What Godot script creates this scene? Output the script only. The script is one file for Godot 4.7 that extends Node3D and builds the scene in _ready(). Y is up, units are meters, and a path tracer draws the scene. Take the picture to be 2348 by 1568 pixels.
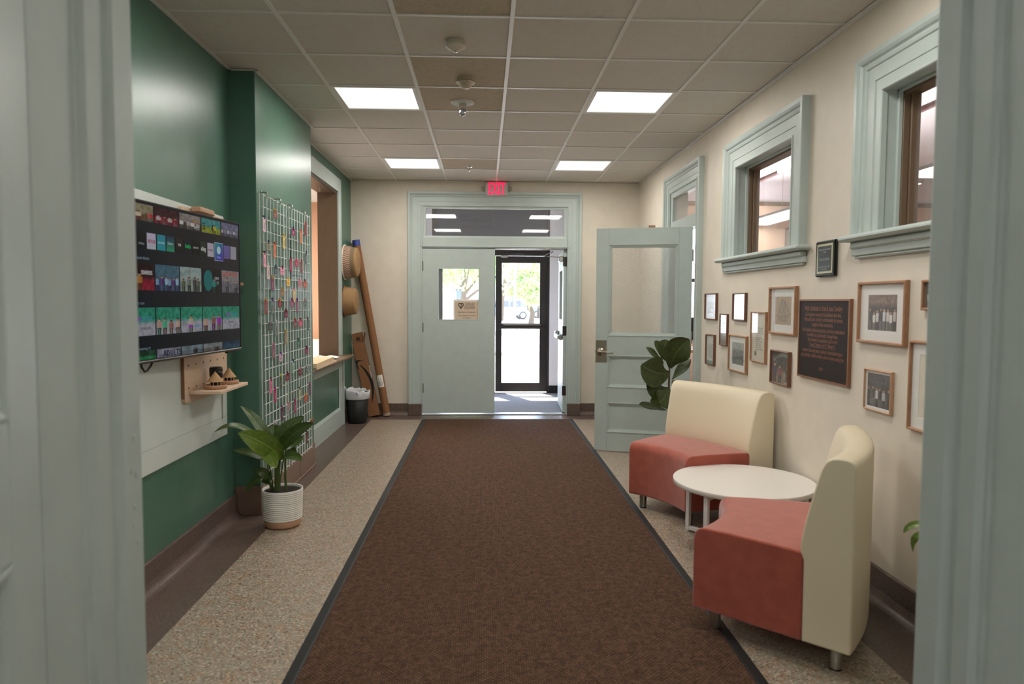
extends Node3D

const T := 0.6096          # ceiling module
const XL := -1.65          # left wall face
const XR := 1.92           # right wall face
const ZB := -8.8           # end wall face
const CH := 2.9            # ceiling height
var M := {}
var used := {}
var rng := RandomNumberGenerator.new()


# ---------------------------------------------------------------- shapes
class Sh extends RefCounted:
	var st := SurfaceTool.new()
	var g := 0xFFFFFFFF      # flat; 0 = smooth
	var t := Transform3D()
	var colour := Color.WHITE
	var tinted := false

	func _init() -> void:
		st.begin(Mesh.PRIMITIVE_TRIANGLES)

	func vx(p: Vector3, uv := Vector2.ZERO) -> void:
		st.set_smooth_group(g)
		if tinted:
			st.set_color(colour)
		st.set_uv(uv)
		st.add_vertex(t * p)

	func tri(a: Vector3, b: Vector3, c: Vector3) -> void:   # counter-clockwise from outside
		vx(a)
		vx(c)
		vx(b)

	func quad(a: Vector3, b: Vector3, c: Vector3, d: Vector3) -> void:
		tri(a, b, c)
		tri(a, c, d)

	func qo(a: Vector3, b: Vector3, c: Vector3, d: Vector3, o: Vector3) -> void:
		var n := (b - a).cross(c - a) + (c - a).cross(d - a)
		if n.dot(o) >= 0.0:
			quad(a, b, c, d)
		else:
			quad(a, d, c, b)

	func to(a: Vector3, b: Vector3, c: Vector3, o: Vector3) -> void:
		if (b - a).cross(c - a).dot(o) >= 0.0:
			tri(a, b, c)
		else:
			tri(a, c, b)

	func quv(a: Vector3, b: Vector3, c: Vector3, d: Vector3) -> void:   # a lower left, CCW, with a full texture
		vx(a, Vector2(0, 1))
		vx(c, Vector2(1, 0))
		vx(b, Vector2(1, 1))
		vx(a, Vector2(0, 1))
		vx(d, Vector2(0, 0))
		vx(c, Vector2(1, 0))

	func box(c: Vector3, s: Vector3, b := 0.0) -> Sh:
		var h := s * 0.5
		b = minf(b, minf(h.x, minf(h.y, h.z)) * 0.9)
		var k := h - Vector3(b, b, b)
		for a in 3:
			var u := (a + 1) % 3
			var v := (a + 2) % 3
			for sg in [-1.0, 1.0]:
				var q := []
				for e in [[-1, -1], [1, -1], [1, 1], [-1, 1]]:
					var p := Vector3.ZERO
					p[a] = h[a] * sg
					p[u] = k[u] * e[0]
					p[v] = k[v] * e[1]
					q.append(c + p)
				var o := Vector3.ZERO
				o[a] = sg
				qo(q[0], q[1], q[2], q[3], o)
		if b <= 0.0:
			return self
		for a in 3:
			var u := (a + 1) % 3
			var v := (a + 2) % 3
			for su in [-1.0, 1.0]:
				for sv in [-1.0, 1.0]:
					var q := []
					for e in [[0, -1], [0, 1], [1, 1], [1, -1]]:
						var p := Vector3.ZERO
						p[a] = k[a] * e[1]
						p[u] = (h[u] if e[0] == 0 else k[u]) * su
						p[v] = (k[v] if e[0] == 0 else h[v]) * sv
						q.append(c + p)
					var o := Vector3.ZERO
					o[u] = su
					o[v] = sv
					qo(q[0], q[1], q[2], q[3], o)
		for sx in [-1.0, 1.0]:
			for sy in [-1.0, 1.0]:
				for sz in [-1.0, 1.0]:
					var s3 := Vector3(sx, sy, sz)
					to(c + Vector3(h.x, k.y, k.z) * s3, c + Vector3(k.x, h.y, k.z) * s3, c + Vector3(k.x, k.y, h.z) * s3, s3)
		return self

	func span(lo: Vector3, hi: Vector3, b := 0.0) -> Sh:
		return box((lo + hi) * 0.5, (hi - lo).abs(), b)

	func tube(path: Array, r: float, n := 8, caps := true, r2 := -1.0) -> Sh:
		var rings := []
		var side := Vector3.ZERO
		for i in path.size():
			var d: Vector3
			if i == 0:
				d = path[1] - path[0]
			elif i == path.size() - 1:
				d = path[i] - path[i - 1]
			else:
				d = (path[i + 1] - path[i]).normalized() + (path[i] - path[i - 1]).normalized()
			d = d.normalized()
			if side == Vector3.ZERO:
				side = d.cross(Vector3.UP if absf(d.y) < 0.9 else Vector3.RIGHT).normalized()
			side = (side - d * side.dot(d)).normalized()
			var up := d.cross(side)
			var rr := r if r2 < 0.0 else lerpf(r, r2, float(i) / (path.size() - 1))
			var ring := []
			for k in n:
				var a := TAU * k / n
				ring.append(path[i] + (side * cos(a) + up * sin(a)) * rr)
			rings.append(ring)
		var keep := g
		g = 0
		for i in rings.size() - 1:
			for k in n:
				var k2 := (k + 1) % n
				qo(rings[i][k], rings[i][k2], rings[i + 1][k2], rings[i + 1][k], rings[i][k] + rings[i][k2] - path[i] * 2.0)
		g = 1
		if caps:
			for e in [0, rings.size() - 1]:
				var o: Vector3 = path[0] - path[1] if e == 0 else path[e] - path[e - 1]
				for k in range(1, n - 1):
					to(rings[e][0], rings[e][k], rings[e][k + 1], o)
		g = keep
		return self

	func lathe(c: Vector3, prof: Array, n := 24, uvs := false) -> Sh:   # prof: Vector2(radius, height), climbing outside
		for i in prof.size() - 1:
			for k in n:
				var a0 := TAU * k / n
				var a1 := TAU * (k + 1) / n
				var p: Vector2 = prof[i]
				var q: Vector2 = prof[i + 1]
				var A := c + Vector3(p.x * cos(a0), p.y, p.x * sin(a0))
				var B := c + Vector3(p.x * cos(a1), p.y, p.x * sin(a1))
				var C := c + Vector3(q.x * cos(a1), q.y, q.x * sin(a1))
				var D := c + Vector3(q.x * cos(a0), q.y, q.x * sin(a0))
				var u0 := Vector2(float(k) / n, 1.0 - float(i) / (prof.size() - 1))
				var u1 := Vector2(float(k + 1) / n, u0.y)
				var w0 := Vector2(u0.x, 1.0 - float(i + 1) / (prof.size() - 1))
				var w1 := Vector2(u1.x, w0.y)
				if q.x > 0.00001:
					vx(A, u0); vx(C, w1); vx(D, w0)
				if p.x > 0.00001:
					vx(A, u0); vx(B, u1); vx(C, w1)
		return self

	func sheet(rows: Array, flip := false) -> Sh:   # rows of equally many points
		var m: int = rows[0].size()
		for i in rows.size() - 1:
			for k in m - 1:
				var u0 := Vector2(float(k) / (m - 1), float(i) / (rows.size() - 1))
				var u1 := Vector2(float(k + 1) / (m - 1), float(i + 1) / (rows.size() - 1))
				var a: Vector3 = rows[i][k]
				var b: Vector3 = rows[i][k + 1]
				var c: Vector3 = rows[i + 1][k + 1]
				var d: Vector3 = rows[i + 1][k]
				if flip:
					vx(a, u0); vx(b, Vector2(u1.x, u0.y)); vx(c, u1)
					vx(a, u0); vx(c, u1); vx(d, Vector2(u0.x, u1.y))
				else:
					vx(a, u0); vx(c, u1); vx(b, Vector2(u1.x, u0.y))
					vx(a, u0); vx(d, Vector2(u0.x, u1.y)); vx(c, u1)
		return self

	# moulding of profile (outward offset, proud height) mitred round a rectangle in the xy plane
	func mitre(u0: float, v0: float, u1: float, v1: float, prof: Array, four := true) -> Sh:
		for i in prof.size() - 1:
			var p: Vector2 = prof[i]
			var q: Vector2 = prof[i + 1]
			var P := ring(u0, v0, u1, v1, p, four)
			var Q := ring(u0, v0, u1, v1, q, four)
			var cnt := 4 if four else 3
			for k in cnt:
				var k2 := (k + 1) % 4
				quad(P[k], Q[k], Q[k2], P[k2])
		if not four:
			for k in [0, 3]:
				for i in range(1, prof.size() - 1):
					to(ring(u0, v0, u1, v1, prof[0], four)[k], ring(u0, v0, u1, v1, prof[i], four)[k], ring(u0, v0, u1, v1, prof[i + 1], four)[k], Vector3(0, -1, 0))
		return self

	func ring(u0: float, v0: float, u1: float, v1: float, p: Vector2, four: bool) -> Array:
		var b := v0 - p.x if four else v0
		return [Vector3(u1 + p.x, b, p.y), Vector3(u1 + p.x, v1 + p.x, p.y), Vector3(u0 - p.x, v1 + p.x, p.y), Vector3(u0 - p.x, b, p.y)]

	func prism(poly: Array, y0: float, y1: float) -> Sh:   # poly of Vector2(x, z), any turn
		var area := 0.0
		for i in poly.size():
			area += poly[i].cross(poly[(i + 1) % poly.size()])
		var pts := PackedVector2Array(poly)
		for i in poly.size():
			var a: Vector2 = poly[i]
			var b: Vector2 = poly[(i + 1) % poly.size()]
			var o := (b - a).orthogonal() * (1.0 if area < 0.0 else -1.0)
			qo(Vector3(a.x, y0, a.y), Vector3(b.x, y0, b.y), Vector3(b.x, y1, b.y), Vector3(a.x, y1, a.y), Vector3(-o.x, 0, -o.y))
		var ids := Geometry2D.triangulate_polygon(pts)
		for i in range(0, ids.size(), 3):
			for y in [y0, y1]:
				var q := []
				for k in 3:
					var w := pts[ids[i + k]]
					q.append(Vector3(w.x, y, w.y))
				to(q[0], q[1], q[2], Vector3(0, 1 if y == y1 else -1, 0))
		return self

	func mesh() -> ArrayMesh:
		st.generate_normals()
		st.index()
		return st.commit()


# ---------------------------------------------------------------- nodes
func numbered(called: String) -> String:
	var k: int = used.get(called, 0)
	used[called] = k + 1
	return called if k == 0 else "%s_%03d" % [called, k]


func tag(o: Node3D, label: String, category: String, group := "", kind := "") -> Node3D:
	o.set_meta("label", label)
	o.set_meta("category", category)
	if group:
		o.set_meta("group", group)
	if kind:
		o.set_meta("kind", kind)
	return o


func thing(called: String, label: String, category: String, at := Vector3.ZERO, turn := 0.0, group := "", kind := "") -> Node3D:
	var o := Node3D.new()
	o.name = numbered(called)
	add_child(o)
	o.position = at
	o.rotation.y = deg_to_rad(turn)
	tag(o, label, category, group, kind)
	return o


func obj(called: String, shape, m: Material, parent: Node3D = null) -> MeshInstance3D:
	var o := MeshInstance3D.new()
	o.mesh = shape.mesh() if shape is Sh else shape
	o.material_override = m
	o.cast_shadow = GeometryInstance3D.SHADOW_CASTING_SETTING_ON
	if parent == null:
		o.name = numbered(called)
		add_child(o)
	else:
		o.name = called
		parent.add_child(o, true)
	return o


func struct(called: String, shape, m: Material, label: String, category: String) -> MeshInstance3D:
	var o := obj(called, shape, m)
	tag(o, label, category, "", "structure")
	return o


func text(parent: Node3D, said: String, height: float, m: Material, at: Vector3, width := 0.0, font := "Droid Sans", called := "lettering", deep := 0.0012, weight := 400) -> MeshInstance3D:
	var tm := TextMesh.new()
	var f := SystemFont.new()
	f.font_names = PackedStringArray([font])
	f.font_weight = weight
	tm.font = f
	tm.text = said
	tm.font_size = 48
	tm.pixel_size = height / 48.0
	tm.depth = deep
	tm.curve_step = 3.0
	var o := obj(called, tm, m, parent)
	o.position = at
	if width > 0.0:
		var w := tm.get_aabb().size.x
		if w > 0.0:
			o.scale.x = width / w
	return o


func board(w: float, h: float) -> Sh:
	var s := Sh.new()
	s.quv(Vector3(-w / 2, -h / 2, 0), Vector3(w / 2, -h / 2, 0), Vector3(w / 2, h / 2, 0), Vector3(-w / 2, h / 2, 0))
	return s


# ---------------------------------------------------------------- materials
func mat(c: Color, rough := 0.6, spec := 0.5, metal := 0.0) -> StandardMaterial3D:
	var m := StandardMaterial3D.new()
	m.albedo_color = c
	m.roughness = rough
	m.metallic = metal
	m.metallic_specular = spec
	return m


func C(r: int, g: int, b: int) -> Color:
	return Color8(r, g, b)


func noise(freq: float, seed_: int, kind := FastNoiseLite.TYPE_SIMPLEX_SMOOTH, oct := 3) -> FastNoiseLite:
	var n := FastNoiseLite.new()
	n.seed = seed_
	n.frequency = freq
	n.noise_type = kind
	n.fractal_octaves = oct
	return n


func noise_tex(freq: float, seed_: int, lo: Color, hi: Color, size := 256, oct := 3) -> NoiseTexture2D:
	var t := NoiseTexture2D.new()
	t.width = size
	t.height = size
	t.seamless = true
	t.noise = noise(freq, seed_, FastNoiseLite.TYPE_SIMPLEX_SMOOTH, oct)
	var r := Gradient.new()
	r.set_color(0, lo)
	r.set_color(1, hi)
	t.color_ramp = r
	return t


func tri_map(m: StandardMaterial3D, scale: Vector3, world := true) -> StandardMaterial3D:
	m.uv1_triplanar = true
	m.uv1_world_triplanar = world
	m.uv1_triplanar_sharpness = 8.0
	m.uv1_scale = scale
	return m


# paint on plaster or wood: faint mottling and roller relief
func paint(c: Color, rough: float, spread := 0.04, relief := 0.02, scale := 1.3, seed_ := 1) -> StandardMaterial3D:
	var m := mat(Color.WHITE, rough)
	m.albedo_texture = noise_tex(0.02, seed_, c.darkened(spread), c.lightened(spread * 0.5))
	m.heightmap_enabled = relief > 0.0
	if relief > 0.0:
		m.heightmap_texture = noise_tex(0.12, seed_ + 7, Color.BLACK, Color.WHITE, 256, 2)
		m.heightmap_scale = relief
	return tri_map(m, Vector3(scale, scale, scale))


func wood(a: Color, b: Color, along: Vector3, rough := 0.45, seed_ := 3) -> StandardMaterial3D:
	var m := mat(Color.WHITE, rough)
	m.albedo_texture = noise_tex(0.035, seed_, a, b, 256, 4)
	return tri_map(m, along, false)


func speckled(size: int, base: Color, chips: Array, count: int, seed_: int, blotch: Color, blotch_amt: float, rmax := 2) -> ImageTexture:
	var r := RandomNumberGenerator.new()
	r.seed = seed_
	var fine := noise(0.35, seed_, FastNoiseLite.TYPE_SIMPLEX, 2).get_seamless_image(size, size).get_data()
	var low := noise(0.012, seed_ + 1).get_seamless_image(size, size).get_data()
	var d := PackedByteArray()
	d.resize(size * size * 3)
	for i in size * size:
		var v := (fine[i] - 128) / 255.0 * 0.5 + 1.0
		var w := clampf((low[i] - 140) / 80.0, 0.0, 1.0) * blotch_amt
		d[i * 3] = int(clampf(lerpf(base.r, blotch.r, w) * v, 0, 1) * 255)
		d[i * 3 + 1] = int(clampf(lerpf(base.g, blotch.g, w) * v, 0, 1) * 255)
		d[i * 3 + 2] = int(clampf(lerpf(base.b, blotch.b, w) * v, 0, 1) * 255)
	for k in count:
		var x := r.randi_range(0, size - 1)
		var y := r.randi_range(0, size - 1)
		var c: Color = chips[r.randi_range(0, chips.size() - 1)]
		var ra := r.randf_range(0.6, rmax)
		var el := r.randf_range(0.5, 1.0)
		var R := int(ceil(ra))
		for dy in range(-R, R + 1):
			for dx in range(-R, R + 1):
				if dx * dx * el + dy * dy / el <= ra * ra:
					var i := (((y + dy + size) % size) * size + (x + dx + size) % size) * 3
					d[i] = int((d[i] + c.r * 255 * 2) / 3)
					d[i + 1] = int((d[i + 1] + c.g * 255 * 2) / 3)
					d[i + 2] = int((d[i + 2] + c.b * 255 * 2) / 3)
	return ImageTexture.create_from_image(Image.create_from_data(size, size, false, Image.FORMAT_RGB8, d))


func woven_rug(size: int) -> Array:
	var r := RandomNumberGenerator.new()
	r.seed = 41
	var cells := 64
	var per := size / cells
	var tone := PackedFloat32Array()
	for i in cells * cells:
		tone.append(r.randf())
	var fine := noise(0.3, 77, FastNoiseLite.TYPE_SIMPLEX, 2).get_seamless_image(size, size).get_data()
	var low := noise(0.02, 78).get_seamless_image(size, size).get_data()
	var d := PackedByteArray()
	var h := PackedByteArray()
	d.resize(size * size * 3)
	h.resize(size * size)
	for y in size:
		for x in size:
			var i := y * size + x
			var cx := x / per
			var cy := y / per
			var fx := (x % per + 0.5) / per - 0.5
			var fy := (y % per + 0.5) / per - 0.5
			var up := 1.0 if (cx + cy) % 2 == 0 else 0.45
			var bump := clampf(1.0 - 2.6 * (fx * fx + fy * fy), 0.0, 1.0) * up
			var v := 0.6 + 0.35 * bump + (tone[cy * cells + cx] - 0.5) * 0.2 + (fine[i] - 128) / 255.0 * 0.35 + (low[i] - 128) / 255.0 * 0.18
			d[i * 3] = int(clampf(114 * v, 0, 255))
			d[i * 3 + 1] = int(clampf(86 * v, 0, 255))
			d[i * 3 + 2] = int(clampf(69 * v, 0, 255))
			h[i] = int(bump * 255)
	return [ImageTexture.create_from_image(Image.create_from_data(size, size, false, Image.FORMAT_RGB8, d)), ImageTexture.create_from_image(Image.create_from_data(size, size, false, Image.FORMAT_L8, h))]


func glow(c: Color, e: float) -> StandardMaterial3D:
	var m := mat(c, 0.5)
	m.emission_enabled = true
	m.emission = c
	m.emission_energy_multiplier = e
	return m


func pane(a := 0.06, tint := Color.WHITE) -> StandardMaterial3D:
	var m := mat(Color(tint.r, tint.g, tint.b, a), 0.02)
	m.transparency = BaseMaterial3D.TRANSPARENCY_ALPHA
	return m


func make_materials() -> void:
	M.mint = paint(C(184, 196, 191), 0.42, 0.025, 0.012, 1.1, 5)
	M.beige = paint(C(223, 214, 198), 0.55, 0.03, 0.02, 0.9, 11)
	M.green = paint(C(75, 114, 96), 0.33, 0.04, 0.012, 0.8, 17)
	M.white = mat(C(228, 228, 226), 0.5)
	M.white_panel = paint(C(205, 212, 206), 0.45, 0.02, 0.0, 0.7, 19)
	M.tbar = mat(C(226, 224, 220), 0.45)
	M.tile = tri_map(mat(Color.WHITE, 0.9, 0.3), Vector3(2.2, 2.2, 2.2))
	M.tile.albedo_texture = speckled(512, C(214, 209, 201), [C(190, 182, 170), C(222, 216, 206)], 5000, 5, C(205, 196, 184), 0.3, 1.4)
	M.tile_old = tri_map(mat(Color.WHITE, 0.9, 0.3), Vector3(2.2, 2.2, 2.2))
	M.tile_old.albedo_texture = speckled(512, C(196, 183, 163), [C(140, 126, 106), C(120, 106, 88), C(206, 196, 178)], 4200, 6, C(180, 166, 146), 0.5, 2.0)
	M.terrazzo = tri_map(mat(Color.WHITE, 0.34), Vector3(0.42, 0.42, 0.42))
	M.terrazzo.albedo_texture = speckled(2048, C(152, 142, 126), [C(172, 112, 80), C(216, 206, 190), C(110, 96, 80), C(196, 184, 164), C(156, 112, 84), C(62, 54, 48), C(146, 134, 116), C(206, 196, 178)], 130000, 21, C(160, 126, 98), 0.7, 4.2)
	M.border = tri_map(mat(Color.WHITE, 0.33), Vector3(0.8, 0.8, 0.8))
	M.border.albedo_texture = speckled(1024, C(98, 82, 74), [C(128, 106, 98), C(74, 60, 54), C(150, 132, 122), C(64, 50, 46)], 50000, 22, C(86, 68, 60), 0.4, 2.4)
	var rug := woven_rug(512)
	M.rug = mat(Color.WHITE, 0.95, 0.2)
	M.rug.albedo_texture = rug[0]
	M.rug.heightmap_enabled = true
	M.rug.heightmap_texture = rug[1]
	M.rug.heightmap_scale = 0.25
	tri_map(M.rug, Vector3(1.6, 1.6, 1.6))
	M.rubber = mat(C(38, 38, 38), 0.55)
	M.vinyl = mat(C(128, 104, 90), 0.4)
	M.glass = pane(0.05)
	M.art_glass = pane(0.04)
	M.art_glass.metallic_specular = 0.3
	M.frost = mat(Color(0.97, 0.98, 0.98, 0.02), 0.13)
	M.frost.refraction_enabled = true
	M.frost.refraction_scale = 0.05
	M.frost.heightmap_enabled = true
	M.frost.heightmap_texture = noise_tex(0.05, 61, Color.BLACK, Color.WHITE, 256, 2)
	M.frost.heightmap_scale = 0.09
	tri_map(M.frost, Vector3(6, 6, 6), false)
	M.steel = mat(C(176, 174, 168), 0.32, 0.5, 1.0)
	M.nickel = mat(C(168, 160, 146), 0.3, 0.5, 1.0)
	M.hinge = mat(C(110, 104, 98), 0.4, 0.5, 0.8)
	M.chrome = mat(C(220, 220, 220), 0.12, 0.5, 1.0)
	M.wire = mat(C(222, 224, 222), 0.4)
	M.bronze = mat(C(40, 34, 31), 0.4)
	M.black = mat(C(18, 18, 18), 0.5)
	M.black_gloss = mat(C(12, 12, 13), 0.15)
	M.brown_wood = wood(C(108, 88, 68), C(116, 95, 74), Vector3(3, 0.5, 3), 0.45, 31)
	M.oak = wood(C(152, 110, 80), C(182, 138, 104), Vector3(10, 2, 10), 0.45, 32)
	M.oak_pale = wood(C(184, 142, 112), C(204, 166, 136), Vector3(10, 2, 10), 0.45, 33)
	M.walnut = wood(C(104, 70, 54), C(128, 88, 68), Vector3(10, 2, 10), 0.4, 34)
	M.ply = wood(C(206, 176, 148), C(220, 194, 168), Vector3(2, 9, 9), 0.5, 35)
	M.ply_edge = wood(C(122, 82, 56), C(158, 112, 80), Vector3(20, 20, 2), 0.6, 36)
	M.card = tri_map(mat(Color.WHITE, 0.75, 0.3), Vector3(3, 3, 3), false)
	M.card.albedo_texture = noise_tex(0.05, 37, C(134, 94, 64), C(150, 108, 76))
	M.suede = tri_map(mat(Color.WHITE, 0.85, 0.35), Vector3(2, 2, 2), false)
	M.suede.albedo_texture = noise_tex(0.02, 38, C(160, 78, 62), C(176, 90, 72), 256, 3)
	M.suede.rim_enabled = true
	M.suede.rim = 0.9
	M.suede.rim_tint = 0.6
	M.leather = tri_map(mat(C(227, 213, 184), 0.42), Vector3(6, 6, 6), false)
	M.leather.heightmap_enabled = true
	M.leather.heightmap_texture = noise_tex(0.2, 39, Color.BLACK, Color.WHITE, 256, 2)
	M.leather.heightmap_scale = 0.02
	M.laminate = mat(C(236, 230, 222), 0.35)
	M.powder = mat(C(226, 220, 216), 0.4)
	M.leaf = mat(Color.WHITE, 0.38)
	M.leaf.albedo_texture = leaf_tex(C(50, 70, 26), C(72, 94, 38), C(100, 120, 58))
	M.leaf.backlight_enabled = true
	M.leaf.backlight = Color(0.18, 0.22, 0.06)
	M.leaf_bright = mat(Color.WHITE, 0.38)
	M.leaf_bright.albedo_texture = leaf_tex(C(84, 108, 34), C(112, 134, 48), C(142, 160, 78))
	M.leaf_bright.backlight_enabled = true
	M.leaf_bright.backlight = Color(0.25, 0.3, 0.08)
	M.leaf_fig = mat(Color.WHITE, 0.42)
	M.leaf_fig.albedo_texture = leaf_tex(C(46, 58, 22), C(64, 78, 32), C(90, 104, 54))
	M.leaf_fig.backlight_enabled = true
	M.leaf_fig.backlight = Color(0.12, 0.14, 0.04)
	M.stem = mat(C(72, 92, 36), 0.5)
	M.bark = mat(C(70, 54, 38), 0.8)
	M.soil = mat(C(38, 28, 22), 0.95)
	M.ceramic = mat(C(226, 222, 214), 0.45)
	M.clay = mat(C(196, 152, 122), 0.6)
	M.paper = mat(C(236, 232, 224), 0.8)
	M.mat_board = mat(C(232, 230, 226), 0.85)
	M.ink = mat(C(34, 32, 34), 0.7)
	M.lav_white = mat(C(226, 222, 226), 0.7)
	M.peach = mat(C(222, 196, 172), 0.7)
	M.cream_wall = mat(C(232, 224, 212), 0.7)
	M.pipe = mat(C(110, 40, 44), 0.5)
	M.locker = mat(C(232, 222, 208), 0.5)
	M.carpet = tri_map(mat(Color.WHITE, 0.95, 0.2), Vector3(2, 2, 2))
	M.carpet.albedo_texture = speckled(256, C(138, 136, 138), [C(108, 106, 110), C(164, 162, 166)], 6000, 23, C(126, 124, 128), 0.3, 1.4)


func leaf_tex(a: Color, b: Color, vein: Color) -> ImageTexture:
	var im := Image.create(128, 256, false, Image.FORMAT_RGB8)
	var n := noise(0.03, 91)
	for y in 256:
		for x in 128:
			var u := absf(x / 127.0 - 0.5) * 2.0
			var c := a.lerp(b, clampf(n.get_noise_2d(x, y) * 0.8 + 0.5, 0, 1))
			var s := fposmod(y / 256.0 * 8.0 + u * 1.6, 1.0)
			if s < 0.07:
				c = c.lerp(vein, 0.4 * (1.0 - u * 0.6))
			if u < 0.05:
				c = c.lerp(vein, 0.9)
			im.set_pixel(x, y, c)
	return ImageTexture.create_from_image(im)


# ---------------------------------------------------------------- camera, light
func camera_and_light() -> void:
	var cam := Camera3D.new()
	cam.name = "camera"
	cam.position = Vector3(0, 1.43, 0)
	cam.rotation = Vector3(-0.05781, -0.03875, 0.00503)
	cam.fov = 51.78
	cam.near = 0.05
	cam.far = 400.0
	var at := CameraAttributesPhysical.new()
	at.frustum_focal_length = 24.72
	at.frustum_focus_distance = 6.0
	at.frustum_near = 0.05
	at.frustum_far = 400.0
	at.exposure_aperture = 2.8
	cam.attributes = at
	add_child(cam)
	cam.current = true
	var e := Environment.new()
	e.background_mode = Environment.BG_SKY
	var sky := Sky.new()
	var sm := ProceduralSkyMaterial.new()
	sm.sky_top_color = C(170, 192, 226)
	sm.sky_horizon_color = C(222, 232, 245)
	sm.ground_horizon_color = C(205, 205, 200)
	sm.ground_bottom_color = C(150, 148, 142)
	sm.sky_energy_multiplier = 3.2
	sm.ground_energy_multiplier = 3.0
	sky.sky_material = sm
	e.sky = sky
	e.tonemap_mode = Environment.TONE_MAPPER_LINEAR
	e.tonemap_exposure = 1.0
	e.sdfgi_enabled = true
	e.ssao_enabled = true
	e.ssil_enabled = true
	var we := WorldEnvironment.new()
	we.name = "world_environment"
	we.environment = e
	add_child(we)
	var sun := DirectionalLight3D.new()
	sun.name = "sun"
	sun.light_color = C(255, 244, 226)
	sun.light_energy = 10.0
	sun.light_angular_distance = 0.6
	sun.shadow_enabled = true
	add_child(sun)
	var el := deg_to_rad(63.0)
	sun.look_at_from_position(Vector3(0, 30, -40), Vector3(0, 30, -40) + Vector3(0.4 * cos(el), -sin(el), 0.917 * cos(el)))


func lamp(parent: Node3D, at: Vector3, size: Vector2, energy: float, c: Color) -> void:
	var a := AreaLight3D.new()
	a.name = "light"
	a.area_size = size
	a.light_energy = energy
	a.light_color = c
	a.area_range = 14.0
	a.area_attenuation = 2.0
	a.shadow_enabled = true
	parent.add_child(a)
	a.position = at
	a.rotation.x = -PI / 2


# ---------------------------------------------------------------- room shell
func casing_profile(w: float) -> Array:
	return [Vector2(0, -0.01), Vector2(0, 0.016), Vector2(0.004, 0.021), Vector2(0.014, 0.021), Vector2(0.018, 0.015), Vector2(w * 0.3, 0.015), Vector2(w * 0.31, 0.02),
		Vector2(w * 0.62, 0.022), Vector2(w * 0.64, 0.029), Vector2(w * 0.7, 0.033), Vector2(w * 0.76, 0.03), Vector2(w * 0.8, 0.042), Vector2(w * 0.86, 0.05), Vector2(w * 0.98, 0.05), Vector2(w, 0.044), Vector2(w, 0)]


func cove(p: Vector3, q: Vector3, out: Vector3, h := 0.15) -> Sh:   # terrazzo base with a coved foot
	var s := Sh.new()
	var prof := [Vector2(0, h), Vector2(0.012, h - 0.001), Vector2(0.015, h - 0.005), Vector2(0.015, 0.05), Vector2(0.02, 0.027), Vector2(0.031, 0.011), Vector2(0.05, 0.003), Vector2(0.066, 0.0012)]
	for i in prof.size() - 1:
		var a: Vector2 = prof[i]
		var b: Vector2 = prof[i + 1]
		s.g = 0 if i >= 3 else 2 + i
		s.qo(p + out * a.x + Vector3.UP * a.y, p + out * b.x + Vector3.UP * b.y, q + out * b.x + Vector3.UP * b.y, q + out * a.x + Vector3.UP * a.y, out + Vector3.UP * 0.6)
	s.g = 0xFFFFFFFF
	for e in [p, q]:
		var o: Vector3 = (p - q) if e == p else (q - p)
		for i in range(1, prof.size() - 1):
			s.to(e, e + out * prof[i].x + Vector3.UP * prof[i].y, e + out * prof[i + 1].x + Vector3.UP * prof[i + 1].y, o)
	return s


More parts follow.
